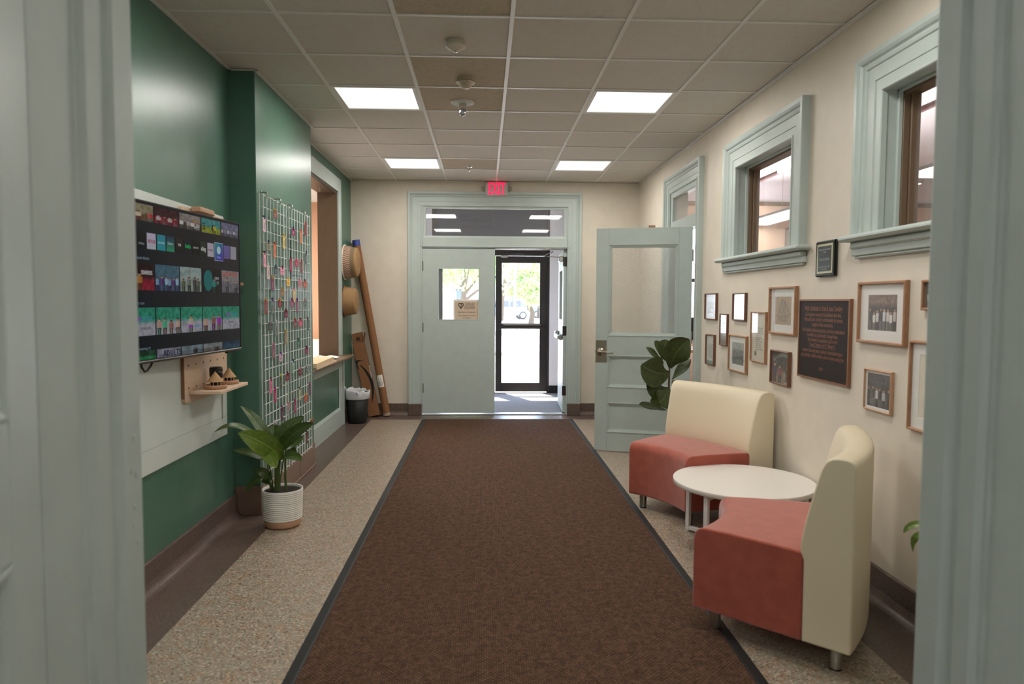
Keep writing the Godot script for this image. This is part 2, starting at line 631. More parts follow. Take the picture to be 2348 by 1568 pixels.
func shell() -> void:
	# floor
	var fl := struct("floor", Sh.new().span(Vector3(-1.36, -0.12, -8.46), Vector3(1.6, 0, 2.2)), M.terrazzo, "buff terrazzo floor with rust and dark chips, beside the brown runner", "floor")
	obj("border_strip", Sh.new().span(Vector3(-1.9, -0.12, -8.46), Vector3(-1.36, 0, 2.2)), M.border, fl)
	obj("border_strip", Sh.new().span(Vector3(1.6, -0.12, -8.46), Vector3(2.2, 0, 2.2)), M.border, fl)
	obj("border_strip", Sh.new().span(Vector3(-1.9, -0.12, -8.86), Vector3(2.2, 0, -8.46)), M.border, fl)
	obj("threshold", Sh.new().span(Vector3(-0.79, 0, -8.93), Vector3(1.04, 0.012, -8.8), 0.004), M.steel, fl)
	# walls
	var s := Sh.new()
	s.span(Vector3(-1.9, 0, -6.145), Vector3(XL, 3.0, -1.2))
	s.span(Vector3(-1.86, 0, -8.95), Vector3(XL, 3.0, -8.0))
	s.span(Vector3(-1.86, 0, -8.0), Vector3(XL, 0.78, -6.145))
	s.span(Vector3(-1.86, 2.64, -8.0), Vector3(XL, 3.0, -6.145))
	s.span(Vector3(-1.86, 0.78, -6.3), Vector3(XL, 2.64, -6.145))
	var wl := struct("wall_left", s, M.green, "dark green satin wall with a shallow projecting pilaster, behind the television", "wall")
	obj("pilaster", Sh.new().span(Vector3(XL - 0.05, 0, -6.145), Vector3(-1.485, 3.0, -4.68), 0.004), M.green, wl)
	s = Sh.new()
	for r in [[-8.95, -7.28, 0.0, 3.5], [-7.28, -6.33, 2.56, 3.5], [-6.33, -5.374, 0.0, 3.5], [-5.374, -4.35, 0.0, 1.75], [-5.374, -4.35, 2.47, 3.5], [-4.35, -3.39, 0.0, 3.5], [-3.39, -2.37, 0.0, 1.75], [-3.39, -2.37, 2.47, 3.5], [-2.37, -1.2, 0.0, 3.5]]:
		s.span(Vector3(XR, r[2], r[0]), Vector3(2.088, r[3], r[1]))
	struct("wall_right", s, M.beige, "cream wall carrying the framed pictures and the interior windows", "wall")
	s = Sh.new()
	s.span(Vector3(-1.9, 0, -8.95), Vector3(-0.79, 3.05, ZB))
	s.span(Vector3(1.04, 0, -8.95), Vector3(2.16, 3.05, ZB))
	s.span(Vector3(-0.79, 2.62, -8.95), Vector3(1.04, 3.05, ZB))
	struct("wall_back", s, M.beige, "cream end wall around the pale green double doors", "wall")
	# bases
	struct("baseboard_left", cove(Vector3(XL, 0, -1.2), Vector3(XL, 0, -4.68), Vector3.RIGHT), M.border, "coved brown terrazzo base under the television wall", "baseboard")
	struct("baseboard_left_end", cove(Vector3(XL, 0, -8.2), Vector3(XL, 0, ZB), Vector3.RIGHT), M.border, "short coved terrazzo base behind the waste bin", "baseboard")
	struct("baseboard_right", cove(Vector3(XR, 0, -1.2), Vector3(XR, 0, -6.18), Vector3.LEFT), M.border, "coved brown terrazzo base behind the lounge chairs", "baseboard")
	struct("baseboard_right_end", cove(Vector3(XR, 0, -7.43), Vector3(XR, 0, ZB), Vector3.LEFT), M.border, "coved terrazzo base in the far right corner past the glazed door", "baseboard")
	struct("baseboard_back_left", cove(Vector3(XL, 0, ZB), Vector3(-0.95, 0, ZB), Vector3.BACK), M.border, "coved terrazzo base left of the double doors", "baseboard")
	struct("baseboard_back_right", cove(Vector3(1.2, 0, ZB), Vector3(XR, 0, ZB), Vector3.BACK), M.border, "coved terrazzo base right of the double doors", "baseboard")
	s = Sh.new()
	s.span(Vector3(-1.487, 0, -6.15), Vector3(-1.478, 0.195, -4.675), 0.002)
	s.span(Vector3(XL, 0, -4.682), Vector3(-1.48, 0.195, -4.672), 0.002)
	var pb := struct("baseboard_pilaster", s, M.vinyl, "smooth taupe vinyl base wrapping the green pilaster", "baseboard")
	obj("toe", Sh.new().span(Vector3(-1.48, 0, -6.15), Vector3(-1.465, 0.012, -4.68), 0.005), M.vinyl, pb)
	obj("seam", Sh.new().span(Vector3(-1.4785, 0.0, -5.662), Vector3(-1.4772, 0.195, -5.659)), M.bronze, pb)
	# ceiling: slab, then every lay-in tile and every bar of the grid
	var ce := struct("ceiling", Sh.new().span(Vector3(-2.2, 2.95, -8.95), Vector3(2.16, 3.1, 2.2)), M.tbar, "suspended ceiling of square off-white tiles in a white grid", "ceiling")
	var xs := [XL]
	for i in 5:
		xs.append(0.138 + (i - 2) * T)
	xs.append(XR)
	var zs := [ZB]
	for j in range(8, -6, -1):
		zs.append(-(3.747 + T * j))
	zs.append(-0.2)
	for a in xs.size() - 1:
		for b in zs.size() - 1:
			var row := 8 - b          # the row whose far bar is row + 1
			var lamp_here: bool = (a == 1 or a == 4) and row in [-2, 2, 6]
			if lamp_here:
				continue
			var old := a == 2 and row in [-1, 1, 2, 6]
			var m: Material = M.tile_old if old else M.tile
			var x0: float = xs[a] + (0.0 if a == 0 else 0.004)
			var x1: float = xs[a + 1] - (0.0 if a == xs.size() - 2 else 0.004)
			if row >= 1 and row <= 3 and a == 0 and false:
				continue
			obj("ceiling_tile", Sh.new().span(Vector3(x0, 2.906, zs[b] + 0.004), Vector3(x1, 2.925, zs[b + 1] - 0.004), 0.002), m, ce)
	for i in range(1, xs.size() - 1):
		obj("grid_bar", Sh.new().span(Vector3(xs[i] - 0.012, 2.9, ZB), Vector3(xs[i] + 0.012, 2.945, -0.2), 0.001), M.tbar, ce)
	for j in range(1, zs.size() - 1):
		for a in xs.size() - 1:
			obj("grid_bar", Sh.new().span(Vector3(xs[a] + 0.012, 2.9005, zs[j] - 0.012), Vector3(xs[a + 1] - 0.012, 2.94, zs[j] + 0.012), 0.001), M.tbar, ce)
	s = Sh.new()
	s.span(Vector3(XR - 0.022, 2.898, ZB), Vector3(XR, 2.902, -1.58))
	s.span(Vector3(XR - 0.003, 2.886, ZB), Vector3(XR, 2.9, -1.58))
	s.span(Vector3(XL, 2.898, ZB), Vector3(XR, 2.902, ZB + 0.022))
	s.span(Vector3(XL, 2.898, -4.68), Vector3(XL + 0.022, 2.902, -1.58))
	s.span(Vector3(XL, 2.898, ZB), Vector3(XL + 0.022, 2.902, -6.145))
	s.span(Vector3(-1.485, 2.898, -6.165), Vector3(-1.463, 2.902, -4.66))
	s.span(Vector3(XL, 2.898, -4.68), Vector3(-1.463, 2.902, -4.658))
	s.span(Vector3(XL, 2.898, -6.167), Vector3(-1.463, 2.902, -6.145))
	obj("wall_angle", s, M.tbar, ce)
	# luminaires
	var where := [["near left", 1, 2], ["near right", 4, 2], ["far left", 1, 6], ["far right", 4, 6], ["rear left", 1, -2], ["rear right", 4, -2]]
	var say := ["square flush light panel in the ceiling above the wire display grid", "square flush light panel in the ceiling nearest the interior windows", "square flush light panel in the ceiling nearest the counter opening", "square flush light panel in the ceiling by the side door transom", "square flush ceiling light panel just inside the near doorway, on the television side", "square flush ceiling light panel just inside the near doorway, on the picture wall side"]
	for k in 6:
		var cx: float = 0.138 + (where[k][1] - 2.5) * T
		if where[k][1] == 1:
			cx = 0.138 - 1.5 * T
		else:
			cx = 0.138 + 1.5 * T
		var cz: float = -(3.747 + T * (where[k][2] + 0.5))
		var o := thing("ceiling_light", say[k], "light", Vector3(cx, 2.9, cz), 0, "flush ceiling light panels")
		var fr := Sh.new()
		fr.t = Transform3D(Basis(Vector3.RIGHT, PI / 2), Vector3.ZERO)
		fr.mitre(-0.268, -0.268, 0.268, 0.268, [Vector2(0, -0.012), Vector2(0, 0.002), Vector2(0.003, 0.003), Vector2(0.024, 0.003), Vector2(0.026, 0.0), Vector2(0.026, -0.02)])
		obj("frame", fr, M.tbar, o)
		obj("housing", Sh.new().span(Vector3(-0.29, 0.014, -0.29), Vector3(0.29, 0.04, 0.29)), M.tbar, o)
		obj("diffuser", Sh.new().span(Vector3(-0.272, 0.004, -0.272), Vector3(0.272, 0.009, 0.272)), glow(C(252, 252, 250), 1.2), o)
		lamp(o, Vector3(0, -0.004, 0), Vector2(0.53, 0.53), PANEL, C(255, 250, 243))


const PANEL := 1.8


func near_doorway() -> void:
	# the opening the camera looks through: a deep moulded jamb
	var s := Sh.new()
	s.span(Vector3(-2.2, 0, -1.58), Vector3(-0.783, 3.0, -1.234))
	s.span(Vector3(1.036, 0, -1.58), Vector3(2.6, 3.0, -1.18))
	s.span(Vector3(-0.783, 2.2, -1.58), Vector3(1.036, 3.0, -1.18))
	s.span(Vector3(-2.2, 0, -1.234), Vector3(-0.95, 3.0, -1.18))
	struct("wall_front", s, M.mint, "wall pierced by the near doorway that frames the view", "wall")
	for e in [[-0.766, 1.0, "trim_left", "pale green moulded door jamb at the left edge of the view"], [1.019, -1.0, "trim_right", "pale green moulded door jamb at the right edge of the view"]]:
		var x: float = e[0]
		var k: float = e[1]
		var j := Sh.new()
		# steps along the depth: z, how far the surface stands into the opening
		var st := [[-1.585, -0.012], [-1.583, 0.002], [-1.575, 0.006], [-1.50, 0.006], [-1.492, 0.0], [-1.484, -0.010], [-1.470, -0.012], [-1.460, -0.004], [-1.452, 0.003], [-1.440, 0.003], [-1.404, 0.002], [-1.396, -0.003], [-1.390, -0.010], [-1.380, -0.008], [-1.374, -0.013], [-1.362, -0.014], [-1.356, -0.008], [-1.350, -0.004], [-1.238, -0.004], [-1.234, -0.03]]
		for i in st.size() - 1:
			j.g = 0xFFFFFFFF
			var a := Vector3(x + k * st[i][1] * 0.9, 0, st[i][0])
			var b := Vector3(x + k * st[i + 1][1] * 0.9, 0, st[i + 1][0])
			j.qo(a, b, b + Vector3.UP * 2.2, a + Vector3.UP * 2.2, Vector3(k, 0, 0))
		j.qo(Vector3(x - k * 0.03, 0, -1.586), Vector3(x - k * 0.012, 0, -1.585), Vector3(x - k * 0.012, 2.2, -1.585), Vector3(x - k * 0.03, 2.2, -1.586), Vector3(0, 0, -1))
		j.qo(Vector3(x - k * 0.035, 0, -1.234), Vector3(x - k * 0.027, 0, -1.234), Vector3(x - k * 0.027, 2.2, -1.234), Vector3(x - k * 0.035, 2.2, -1.234), Vector3(0, 0, 1))
		var o := struct(e[2], j, M.mint, e[3], "door jamb")
		# dents and drips of old paint
		var r := RandomNumberGenerator.new()
		r.seed = 5 if k > 0 else 6
		var d := Sh.new()
		d.g = 0
		var spots := [[-1.545, 1.13], [-1.53, 1.06], [-1.55, 1.05], [-1.54, 0.98], [-1.535, 0.94], [-1.55, 0.9], [-1.3, 0.92], [-1.28, 0.6], [-1.47, 1.32]] if k > 0 else [[-1.33, 1.33], [-1.3, 0.62], [-1.32, 0.64], [-1.42, 0.9]]
		for q in spots:
			var rr := r.randf_range(0.003, 0.007)
			var tr := d.t
			d.t = Transform3D(Basis(Vector3(0, 0, 1), -k * PI / 2), Vector3(x + k * (0.005 if q[0] < -1.5 else -0.005), q[1], q[0])) * Transform3D(Basis.from_scale(Vector3(rr * r.randf_range(1, 2.2), 0.0025, rr)))
			d.lathe(Vector3.ZERO, [Vector2(1, 0), Vector2(0.8, 0.6), Vector2(0.4, 0.95), Vector2(0, 1)], 8)
			d.t = tr
		obj("paint_drip", d, M.mint, o)
	# open leaf at the left, hinged to the jamb, glazed above a moulded panel
	var lf := thing("door_4", "pale green near door leaf swung back at the far left edge", "door", Vector3(-0.785, 0, -1.222), 0, "", "structure")
	lf.rotation.y = deg_to_rad(104.0)
	var w := 0.86
	var body := Sh.new()
	for r in [[0.0, 0.125, 0.01, 2.15], [w - 0.125, w, 0.01, 2.15], [0.125, w - 0.125, 0.01, 0.25], [0.125, w - 0.125, 1.02, 1.24], [0.125, w - 0.125, 2.03, 2.15]]:
		body.span(Vector3(-r[1], r[2], -0.022), Vector3(-r[0], r[3], 0.022), 0.002)
	body.span(Vector3(-w + 0.12, 0.24, -0.008), Vector3(-0.12, 1.03, 0.008))
	obj("leaf", body, M.mint, lf)
	for z in [1.0, -1.0]:
		var mo := Sh.new()
		mo.t = Transform3D(Basis(Vector3.UP, 0.0 if z > 0 else PI), Vector3(0, 0, 0) if z > 0 else Vector3(-w, 0, 0))
		for r in [[0.25, 1.02], [1.24, 2.03]]:
			mo.mitre(-w + 0.15, r[0] + 0.025, -0.15, r[1] - 0.025, [Vector2(-0.012, 0.006), Vector2(-0.008, 0.012), Vector2(0, 0.012), Vector2(0.006, 0.02), Vector2(0.016, 0.024), Vector2(0.025, 0.022)])
		obj("moulding", mo, M.mint, lf)
	obj("pane", Sh.new().span(Vector3(-w + 0.12, 1.23, -0.003), Vector3(-0.12, 2.04, 0.003)), M.glass, lf)
	# the room the camera stands in
	s = Sh.new()
	s.span(Vector3(-2.4, 0, -1.18), Vector3(-2.2, 3.0, 2.4))
	s.span(Vector3(2.6, 0, -1.18), Vector3(2.8, 3.0, 2.4))
	s.span(Vector3(-2.4, 0, 2.2), Vector3(2.8, 3.0, 2.4))
	struct("wall_near_room", s, M.beige, "cream walls of the room the doorway opens from", "wall")
	struct("ceiling_near_room", Sh.new().span(Vector3(-2.4, 2.95, -1.2), Vector3(2.8, 3.1, 2.4)), M.white, "plain ceiling of the room the doorway opens from", "ceiling")
	var nl := thing("ceiling_light", "ceiling light panel behind the near doorway", "light", Vector3(0.1, 2.85, 0.9))
	obj("housing", Sh.new().span(Vector3(-0.3, 0.012, -0.3), Vector3(0.3, 0.1, 0.3), 0.005), M.white, nl)
	obj("diffuser", Sh.new().span(Vector3(-0.28, 0.004, -0.28), Vector3(0.28, 0.011, 0.28)), glow(C(255, 250, 240), 1.0), nl)
	lamp(nl, Vector3(0, -0.01, 0), Vector2(0.55, 0.55), 0.5, C(255, 250, 244))


func interior_window(called: String, label: String, zc: float) -> void:
	var o := thing(called, label, "window", Vector3(XR, 0, zc), -90, "", "structure")
	var h := 0.512
	obj("casing", Sh.new().mitre(-h + 0.021, 1.77, h - 0.021, 2.449, casing_profile(0.206), false), M.mint, o)
	var s := Sh.new()
	s.span(Vector3(-h - 0.245, 1.742, -0.02), Vector3(h + 0.245, 1.774, 0.085), 0.012)
	s.span(Vector3(-h, 1.75, -0.15), Vector3(h, 1.782, 0.0), 0.002)
	obj("sill", s, M.mint, o)
	s = Sh.new()
	s.span(Vector3(-h - 0.2, 1.705, 0), Vector3(h + 0.2, 1.742, 0.04), 0.008)
	s.span(Vector3(-h - 0.2, 1.67, 0), Vector3(h + 0.2, 1.707, 0.03), 0.004)
	s.span(Vector3(-h - 0.185, 1.655, 0), Vector3(h + 0.185, 1.672, 0.022), 0.006)
	obj("apron", s, M.mint, o)
	s = Sh.new()
	for x in [-1.0, 1.0]:
		s.span(Vector3(x * h, 1.75, -0.085), Vector3(x * (h - 0.015), 2.47, 0.0))
		s.span(Vector3(x * h, 1.75, -0.085), Vector3(x * (h - 0.028), 2.47, -0.062), 0.003)
	s.span(Vector3(-h, 2.455, -0.085), Vector3(h, 2.47, 0.0))
	s.span(Vector3(-h, 2.442, -0.085), Vector3(h, 2.47, -0.062), 0.003)
	obj("jamb", s, M.mint, o)
	s = Sh.new()
	for x in [-1.0, 1.0]:
		s.span(Vector3(x * h, 1.78, -0.118), Vector3(x * (h - 0.032), 2.47, -0.085), 0.003)
		s.span(Vector3(x * h, 1.78, -0.165), Vector3(x * (h - 0.042), 2.47, -0.118), 0.003)
	s.span(Vector3(-h, 2.43, -0.165), Vector3(h, 2.47, -0.085), 0.003)
	s.span(Vector3(-h, 1.775, -0.24), Vector3(h, 1.79, -0.15), 0.003)
	obj("inner_frame", s, M.brown_wood, o)
	obj("pane", Sh.new().span(Vector3(-h + 0.03, 1.785, -0.148), Vector3(h - 0.03, 2.44, -0.143)), M.glass, o)


func windows_and_doors() -> void:
	interior_window("window_2", "interior window above the small plaque, pale green casing, view of strip lights", -4.862)
	interior_window("window_3", "interior window cut off by the right-hand door jamb, deep sill below", -2.88)
	# side doorway with transom, far along the right wall
	var o := thing("window_1", "narrow transom window over the side doorway behind the open glazed door", "window", Vector3(XR, 0, -6.805), -90, "", "structure")
	obj("casing", Sh.new().mitre(-0.455, 0.0, 0.455, 2.54, casing_profile(0.17), false), M.mint, o)
	var s := Sh.new()
	for x in [-1.0, 1.0]:
		s.span(Vector3(x * 0.475, 0, -0.17), Vector3(x * 0.46, 2.56, 0.0))
	s.span(Vector3(-0.475, 2.545, -0.17), Vector3(0.475, 2.56, 0.0))
	s.span(Vector3(-0.46, 2.13, -0.1), Vector3(0.46, 2.2, 0.009), 0.004)
	obj("jamb", s, M.mint, o)
	s = Sh.new()
	s.mitre(-0.385, 2.245, 0.385, 2.485, [Vector2(0, -0.03), Vector2(0, 0.0), Vector2(0.006, 0.006), Vector2(0.071, 0.006)])
	s.t = Transform3D(Basis(), Vector3(0, 0, 0))
	obj("sash", s, M.mint, o)
	obj("pane", Sh.new().span(Vector3(-0.4, 2.235, -0.02), Vector3(0.4, 2.5, -0.015)), M.glass, o)
	side_door()
	end_doors()


func side_door() -> void:
	# leaf hinged near z = -6.42 on the right wall, standing open across the room
	var hinge := Vector3(1.906, 0, -6.44)
	var free := Vector3(1.058, 0, -6.68)
	var d := free - hinge
	var w := d.length()
	var o := thing("door_3", "open pale green panelled door with wired obscure glass, beside the fig plant", "door", hinge, 0, "", "structure")
	o.rotation.y = atan2(-d.z, d.x) + PI    # local -x runs from the hinge to the free edge
	var a := 0.118
	var top := 2.118
	# openings in local x (from the free edge at -w to the hinge at 0)
	var x0 := -w + a
	var x1 := -a - 0.005
	var rows := [[0.19, 0.47], [0.62, 0.92], [1.11, 1.965]]
	var b := Sh.new()
	b.span(Vector3(-w, 0.012, -0.022), Vector3(x0, top, 0.022), 0.003)
	b.span(Vector3(x1, 0.012, -0.022), Vector3(0, top, 0.022), 0.003)
	for r in [[0.012, 0.19], [0.47, 0.62], [0.92, 1.11], [1.965, top]]:
		b.span(Vector3(x0, r[0], -0.022), Vector3(x1, r[1], 0.022))
	obj("leaf", b, M.mint, o)
	for k in 2:
		obj("panel", Sh.new().span(Vector3(x0 - 0.01, rows[k][0] - 0.01, -0.007), Vector3(x1 + 0.01, rows[k][1] + 0.01, 0.007)), M.mint, o)
	var m := Sh.new()
	for side in 2:
		m.t = Transform3D(Basis(Vector3.UP, PI * side), Vector3.ZERO)
		var l := x0 if side == 0 else -x1
		var r2 := x1 if side == 0 else -x0
		for q in rows:
			m.mitre(l + 0.03, q[0] + 0.03, r2 - 0.03, q[1] - 0.03, [Vector2(0, 0.004), Vector2(0.003, 0.011), Vector2(0.009, 0.012), Vector2(0.012, 0.017), Vector2(0.02, 0.02), Vector2(0.024, 0.026), Vector2(0.033, 0.027), Vector2(0.036, 0.021)])
	obj("moulding", m, M.mint, o)
	var gx0 := x0 + 0.026
	var gx1 := x1 - 0.026
	var gy0 := 1.136
	var gy1 := 1.939
	obj("wired_glass", Sh.new().span(Vector3(gx0, gy0, -0.0035), Vector3(gx1, gy1, 0.0035)), M.frost, o)
	var wm := Sh.new()
	var step := 0.024
	var gh := gy1 - gy0
	for sg in [-1.0, 1.0]:
		var k := -gh * 0.7
		while k < gx1 - gx0 + gh * 0.7:
			# line x = gx0 + k + sg * 0.7 * (y - mid), clipped to the pane
			var ya := gy0
			var yb := gy1
			var f := func(y: float) -> float: return gx0 + k + sg * 0.7 * (y - (gy0 + gy1) * 0.5)
			var lo := gx0
			var hi := gx1
			var t0: float = (lo - gx0 - k) / (sg * 0.7) + (gy0 + gy1) * 0.5
			var t1: float = (hi - gx0 - k) / (sg * 0.7) + (gy0 + gy1) * 0.5
			ya = maxf(ya, minf(t0, t1))
			yb = minf(yb, maxf(t0, t1))
			if yb - ya > 0.01:
				var p := Vector3(f.call(ya), ya, 0.0042)
				var q := Vector3(f.call(yb), yb, 0.0042)
				wm.tube([p, q], 0.0006, 4, false)
			k += step
	var wmesh := obj("wire_mesh", wm, M.steel, o)
	wmesh.set_meta("kind", "stuff")
	# lock
	var px := -w + 0.056
	obj("lock_plate", Sh.new().span(Vector3(px - 0.052, 0.855, 0.022), Vector3(px + 0.052, 1.065, 0.026), 0.0015), M.nickel, o)
	var ls := Sh.new()
	ls.t = Transform3D(Basis(Vector3.RIGHT, PI / 2), Vector3(px, 0.955, 0.026))
	ls.g = 0
	ls.lathe(Vector3.ZERO, [Vector2(0.037, 0), Vector2(0.037, 0.004), Vector2(0.033, 0.008), Vector2(0.02, 0.012), Vector2(0.017, 0.016), Vector2(0.014, 0.045), Vector2(0.011, 0.05), Vector2(0, 0.05)], 24)
	obj("rose", ls, M.nickel, o)
	obj("lever", Sh.new().tube([Vector3(px, 0.953, 0.068), Vector3(px + 0.03, 0.954, 0.071), Vector3(px + 0.08, 0.952, 0.069), Vector3(px + 0.115, 0.951, 0.058)], 0.009, 10), M.nickel, o)
	obj("latch", Sh.new().span(Vector3(-w - 0.007, 0.945, -0.008), Vector3(-w, 0.965, 0.008), 0.003), M.nickel, o)
	for y in [0.35, 1.1, 1.86]:
		obj("hinge", Sh.new().tube([Vector3(0.004, y - 0.055, -0.012), Vector3(0.004, y + 0.055, -0.012)], 0.007, 8), M.nickel, o)
	# a wooden block lying on top of the leaf
	var wb := obj("wooden_block", Sh.new().span(Vector3(-0.03, 0, -0.012), Vector3(0.03, 0.022, 0.012), 0.003), M.oak)
	wb.position = hinge + d * 0.42 + Vector3(0, top, 0)
	wb.rotation.y = o.rotation.y
	tag(wb, "small brown wooden block lying on top of the open glazed door", "block")


func flush_leaf(o: Node3D, w: float, hole: Array) -> void:   # local x from 0 to w, front at z = 0
	var b := Sh.new()
	b.span(Vector3(0, 0.025, -0.045), Vector3(hole[0], 2.075, 0))
	b.span(Vector3(hole[1], 0.025, -0.045), Vector3(w, 2.075, 0))
	b.span(Vector3(hole[0], 0.025, -0.045), Vector3(hole[1], hole[2], 0))
	b.span(Vector3(hole[0], hole[3], -0.045), Vector3(hole[1], 2.075, 0))
	obj("leaf", b, M.mint, o)
	var f := Sh.new()
	f.mitre(hole[0] + 0.004, hole[2] + 0.004, hole[1] - 0.004, hole[3] - 0.004, [Vector2(0, -0.022), Vector2(0, 0.002), Vector2(0.006, 0.002), Vector2(0.006, 0)])
	obj("glazing_bead", f, M.mint, o)
	obj("pane", Sh.new().span(Vector3(hole[0], hole[2], -0.025), Vector3(hole[1], hole[3], -0.02)), M.glass, o)


func end_doors() -> void:
	var o := thing("door_1", "closed pale green left leaf of the end double doors with a square window", "door", Vector3(-0.776, 0, -8.802), 0, "", "structure")
	flush_leaf(o, 0.9, [0.198, 0.701, 1.196, 1.83])
	for y in [0.34, 1.1, 1.86]:
		obj("hinge", Sh.new().span(Vector3(-0.012, y - 0.06, -0.004), Vector3(0.012, y + 0.06, 0.008), 0.004), M.hinge, o)
	o = thing("door_2", "open pale green right leaf of the end double doors, seen edge on", "door", Vector3(1.032, 0, -8.85), 88, "", "structure")
	flush_leaf(o, 0.9, [0.198, 0.701, 1.196, 1.83])
	for y in [0.3, 1.06, 1.93]:
		obj("hinge", Sh.new().span(Vector3(-0.004, y - 0.06, -0.052), Vector3(0.001, y + 0.06, 0.004), 0.001), M.bronze, o)
	var ex := Sh.new()
	ex.span(Vector3(0.70, 0.93, -0.10), Vector3(0.86, 1.03, -0.045), 0.012)
	ex.span(Vector3(0.06, 0.95, -0.115), Vector3(0.72, 1.0, -0.075), 0.01)
	ex.span(Vector3(0.06, 0.94, -0.09), Vector3(0.12, 1.01, -0.045), 0.01)
	obj("panic_bar", ex, M.steel, o)
	var cl := Sh.new()
	cl.span(Vector3(0.03, 1.93, -0.1), Vector3(0.26, 2.0, -0.045), 0.008)
	obj("closer_body", cl, M.steel, o)
	obj("closer_arm", Sh.new().tube([Vector3(0.09, 1.985, -0.075), Vector3(0.16, 2.01, -0.29), Vector3(0.09, 2.062, -0.17)], 0.009, 6), M.steel, o)
	obj("door_stop", Sh.new().span(Vector3(0.55, 0.02, 0.0), Vector3(0.6, 0.14, 0.03), 0.008).tube([Vector3(0.575, 0.1, 0.02), Vector3(0.575, 0.012, 0.13)], 0.012, 8), M.bronze, o)
	# frame, casing and transom
	var f := thing("trim_end_doorway", "moulded pale green surround and glazed transom of the end double doors", "door frame", Vector3(0.125, 0, ZB), 0, "", "structure")
	obj("casing", Sh.new().mitre(-0.9, 0.146, 0.9, 2.595, casing_profile(0.175), false), M.mint, f)
	for x in [-1.0, 1.0]:
		obj("plinth_block", Sh.new().span(Vector3(x * 0.91, 0, 0), Vector3(x * 1.075, 0.148, 0.056), 0.004), M.border, f)
	var s := Sh.new()
	for x in [-1.0, 1.0]:
		s.span(Vector3(x * 0.915, 0, -0.15), Vector3(x * 0.905, 2.62, 0.012))
	s.span(Vector3(-0.915, 2.6, -0.15), Vector3(0.915, 2.62, 0.0))
	s.span(Vector3(-0.899, 2.085, -0.15), Vector3(0.899, 2.215, 0.0135), 0.003)
	s.span(Vector3(-0.925, 2.096, 0.0), Vector3(0.925, 2.104, 0.0245), 0.003)
	s.span(Vector3(-0.9, 2.077, -0.149), Vector3(0.9, 2.09, -0.05))
	obj("jamb", s, M.mint, f)
	obj("transom_sash", Sh.new().mitre(-0.855, 2.235, 0.855, 2.568, [Vector2(0, -0.035), Vector2(0, -0.006), Vector2(0.004, 0.0), Vector2(0.03, 0.004), Vector2(0.034, 0.01), Vector2(0.05, 0.01)]), M.mint, f)
	obj("transom_pane", Sh.new().span(Vector3(-0.86, 2.23, -0.03), Vector3(0.86, 2.57, -0.024)), M.glass, f)


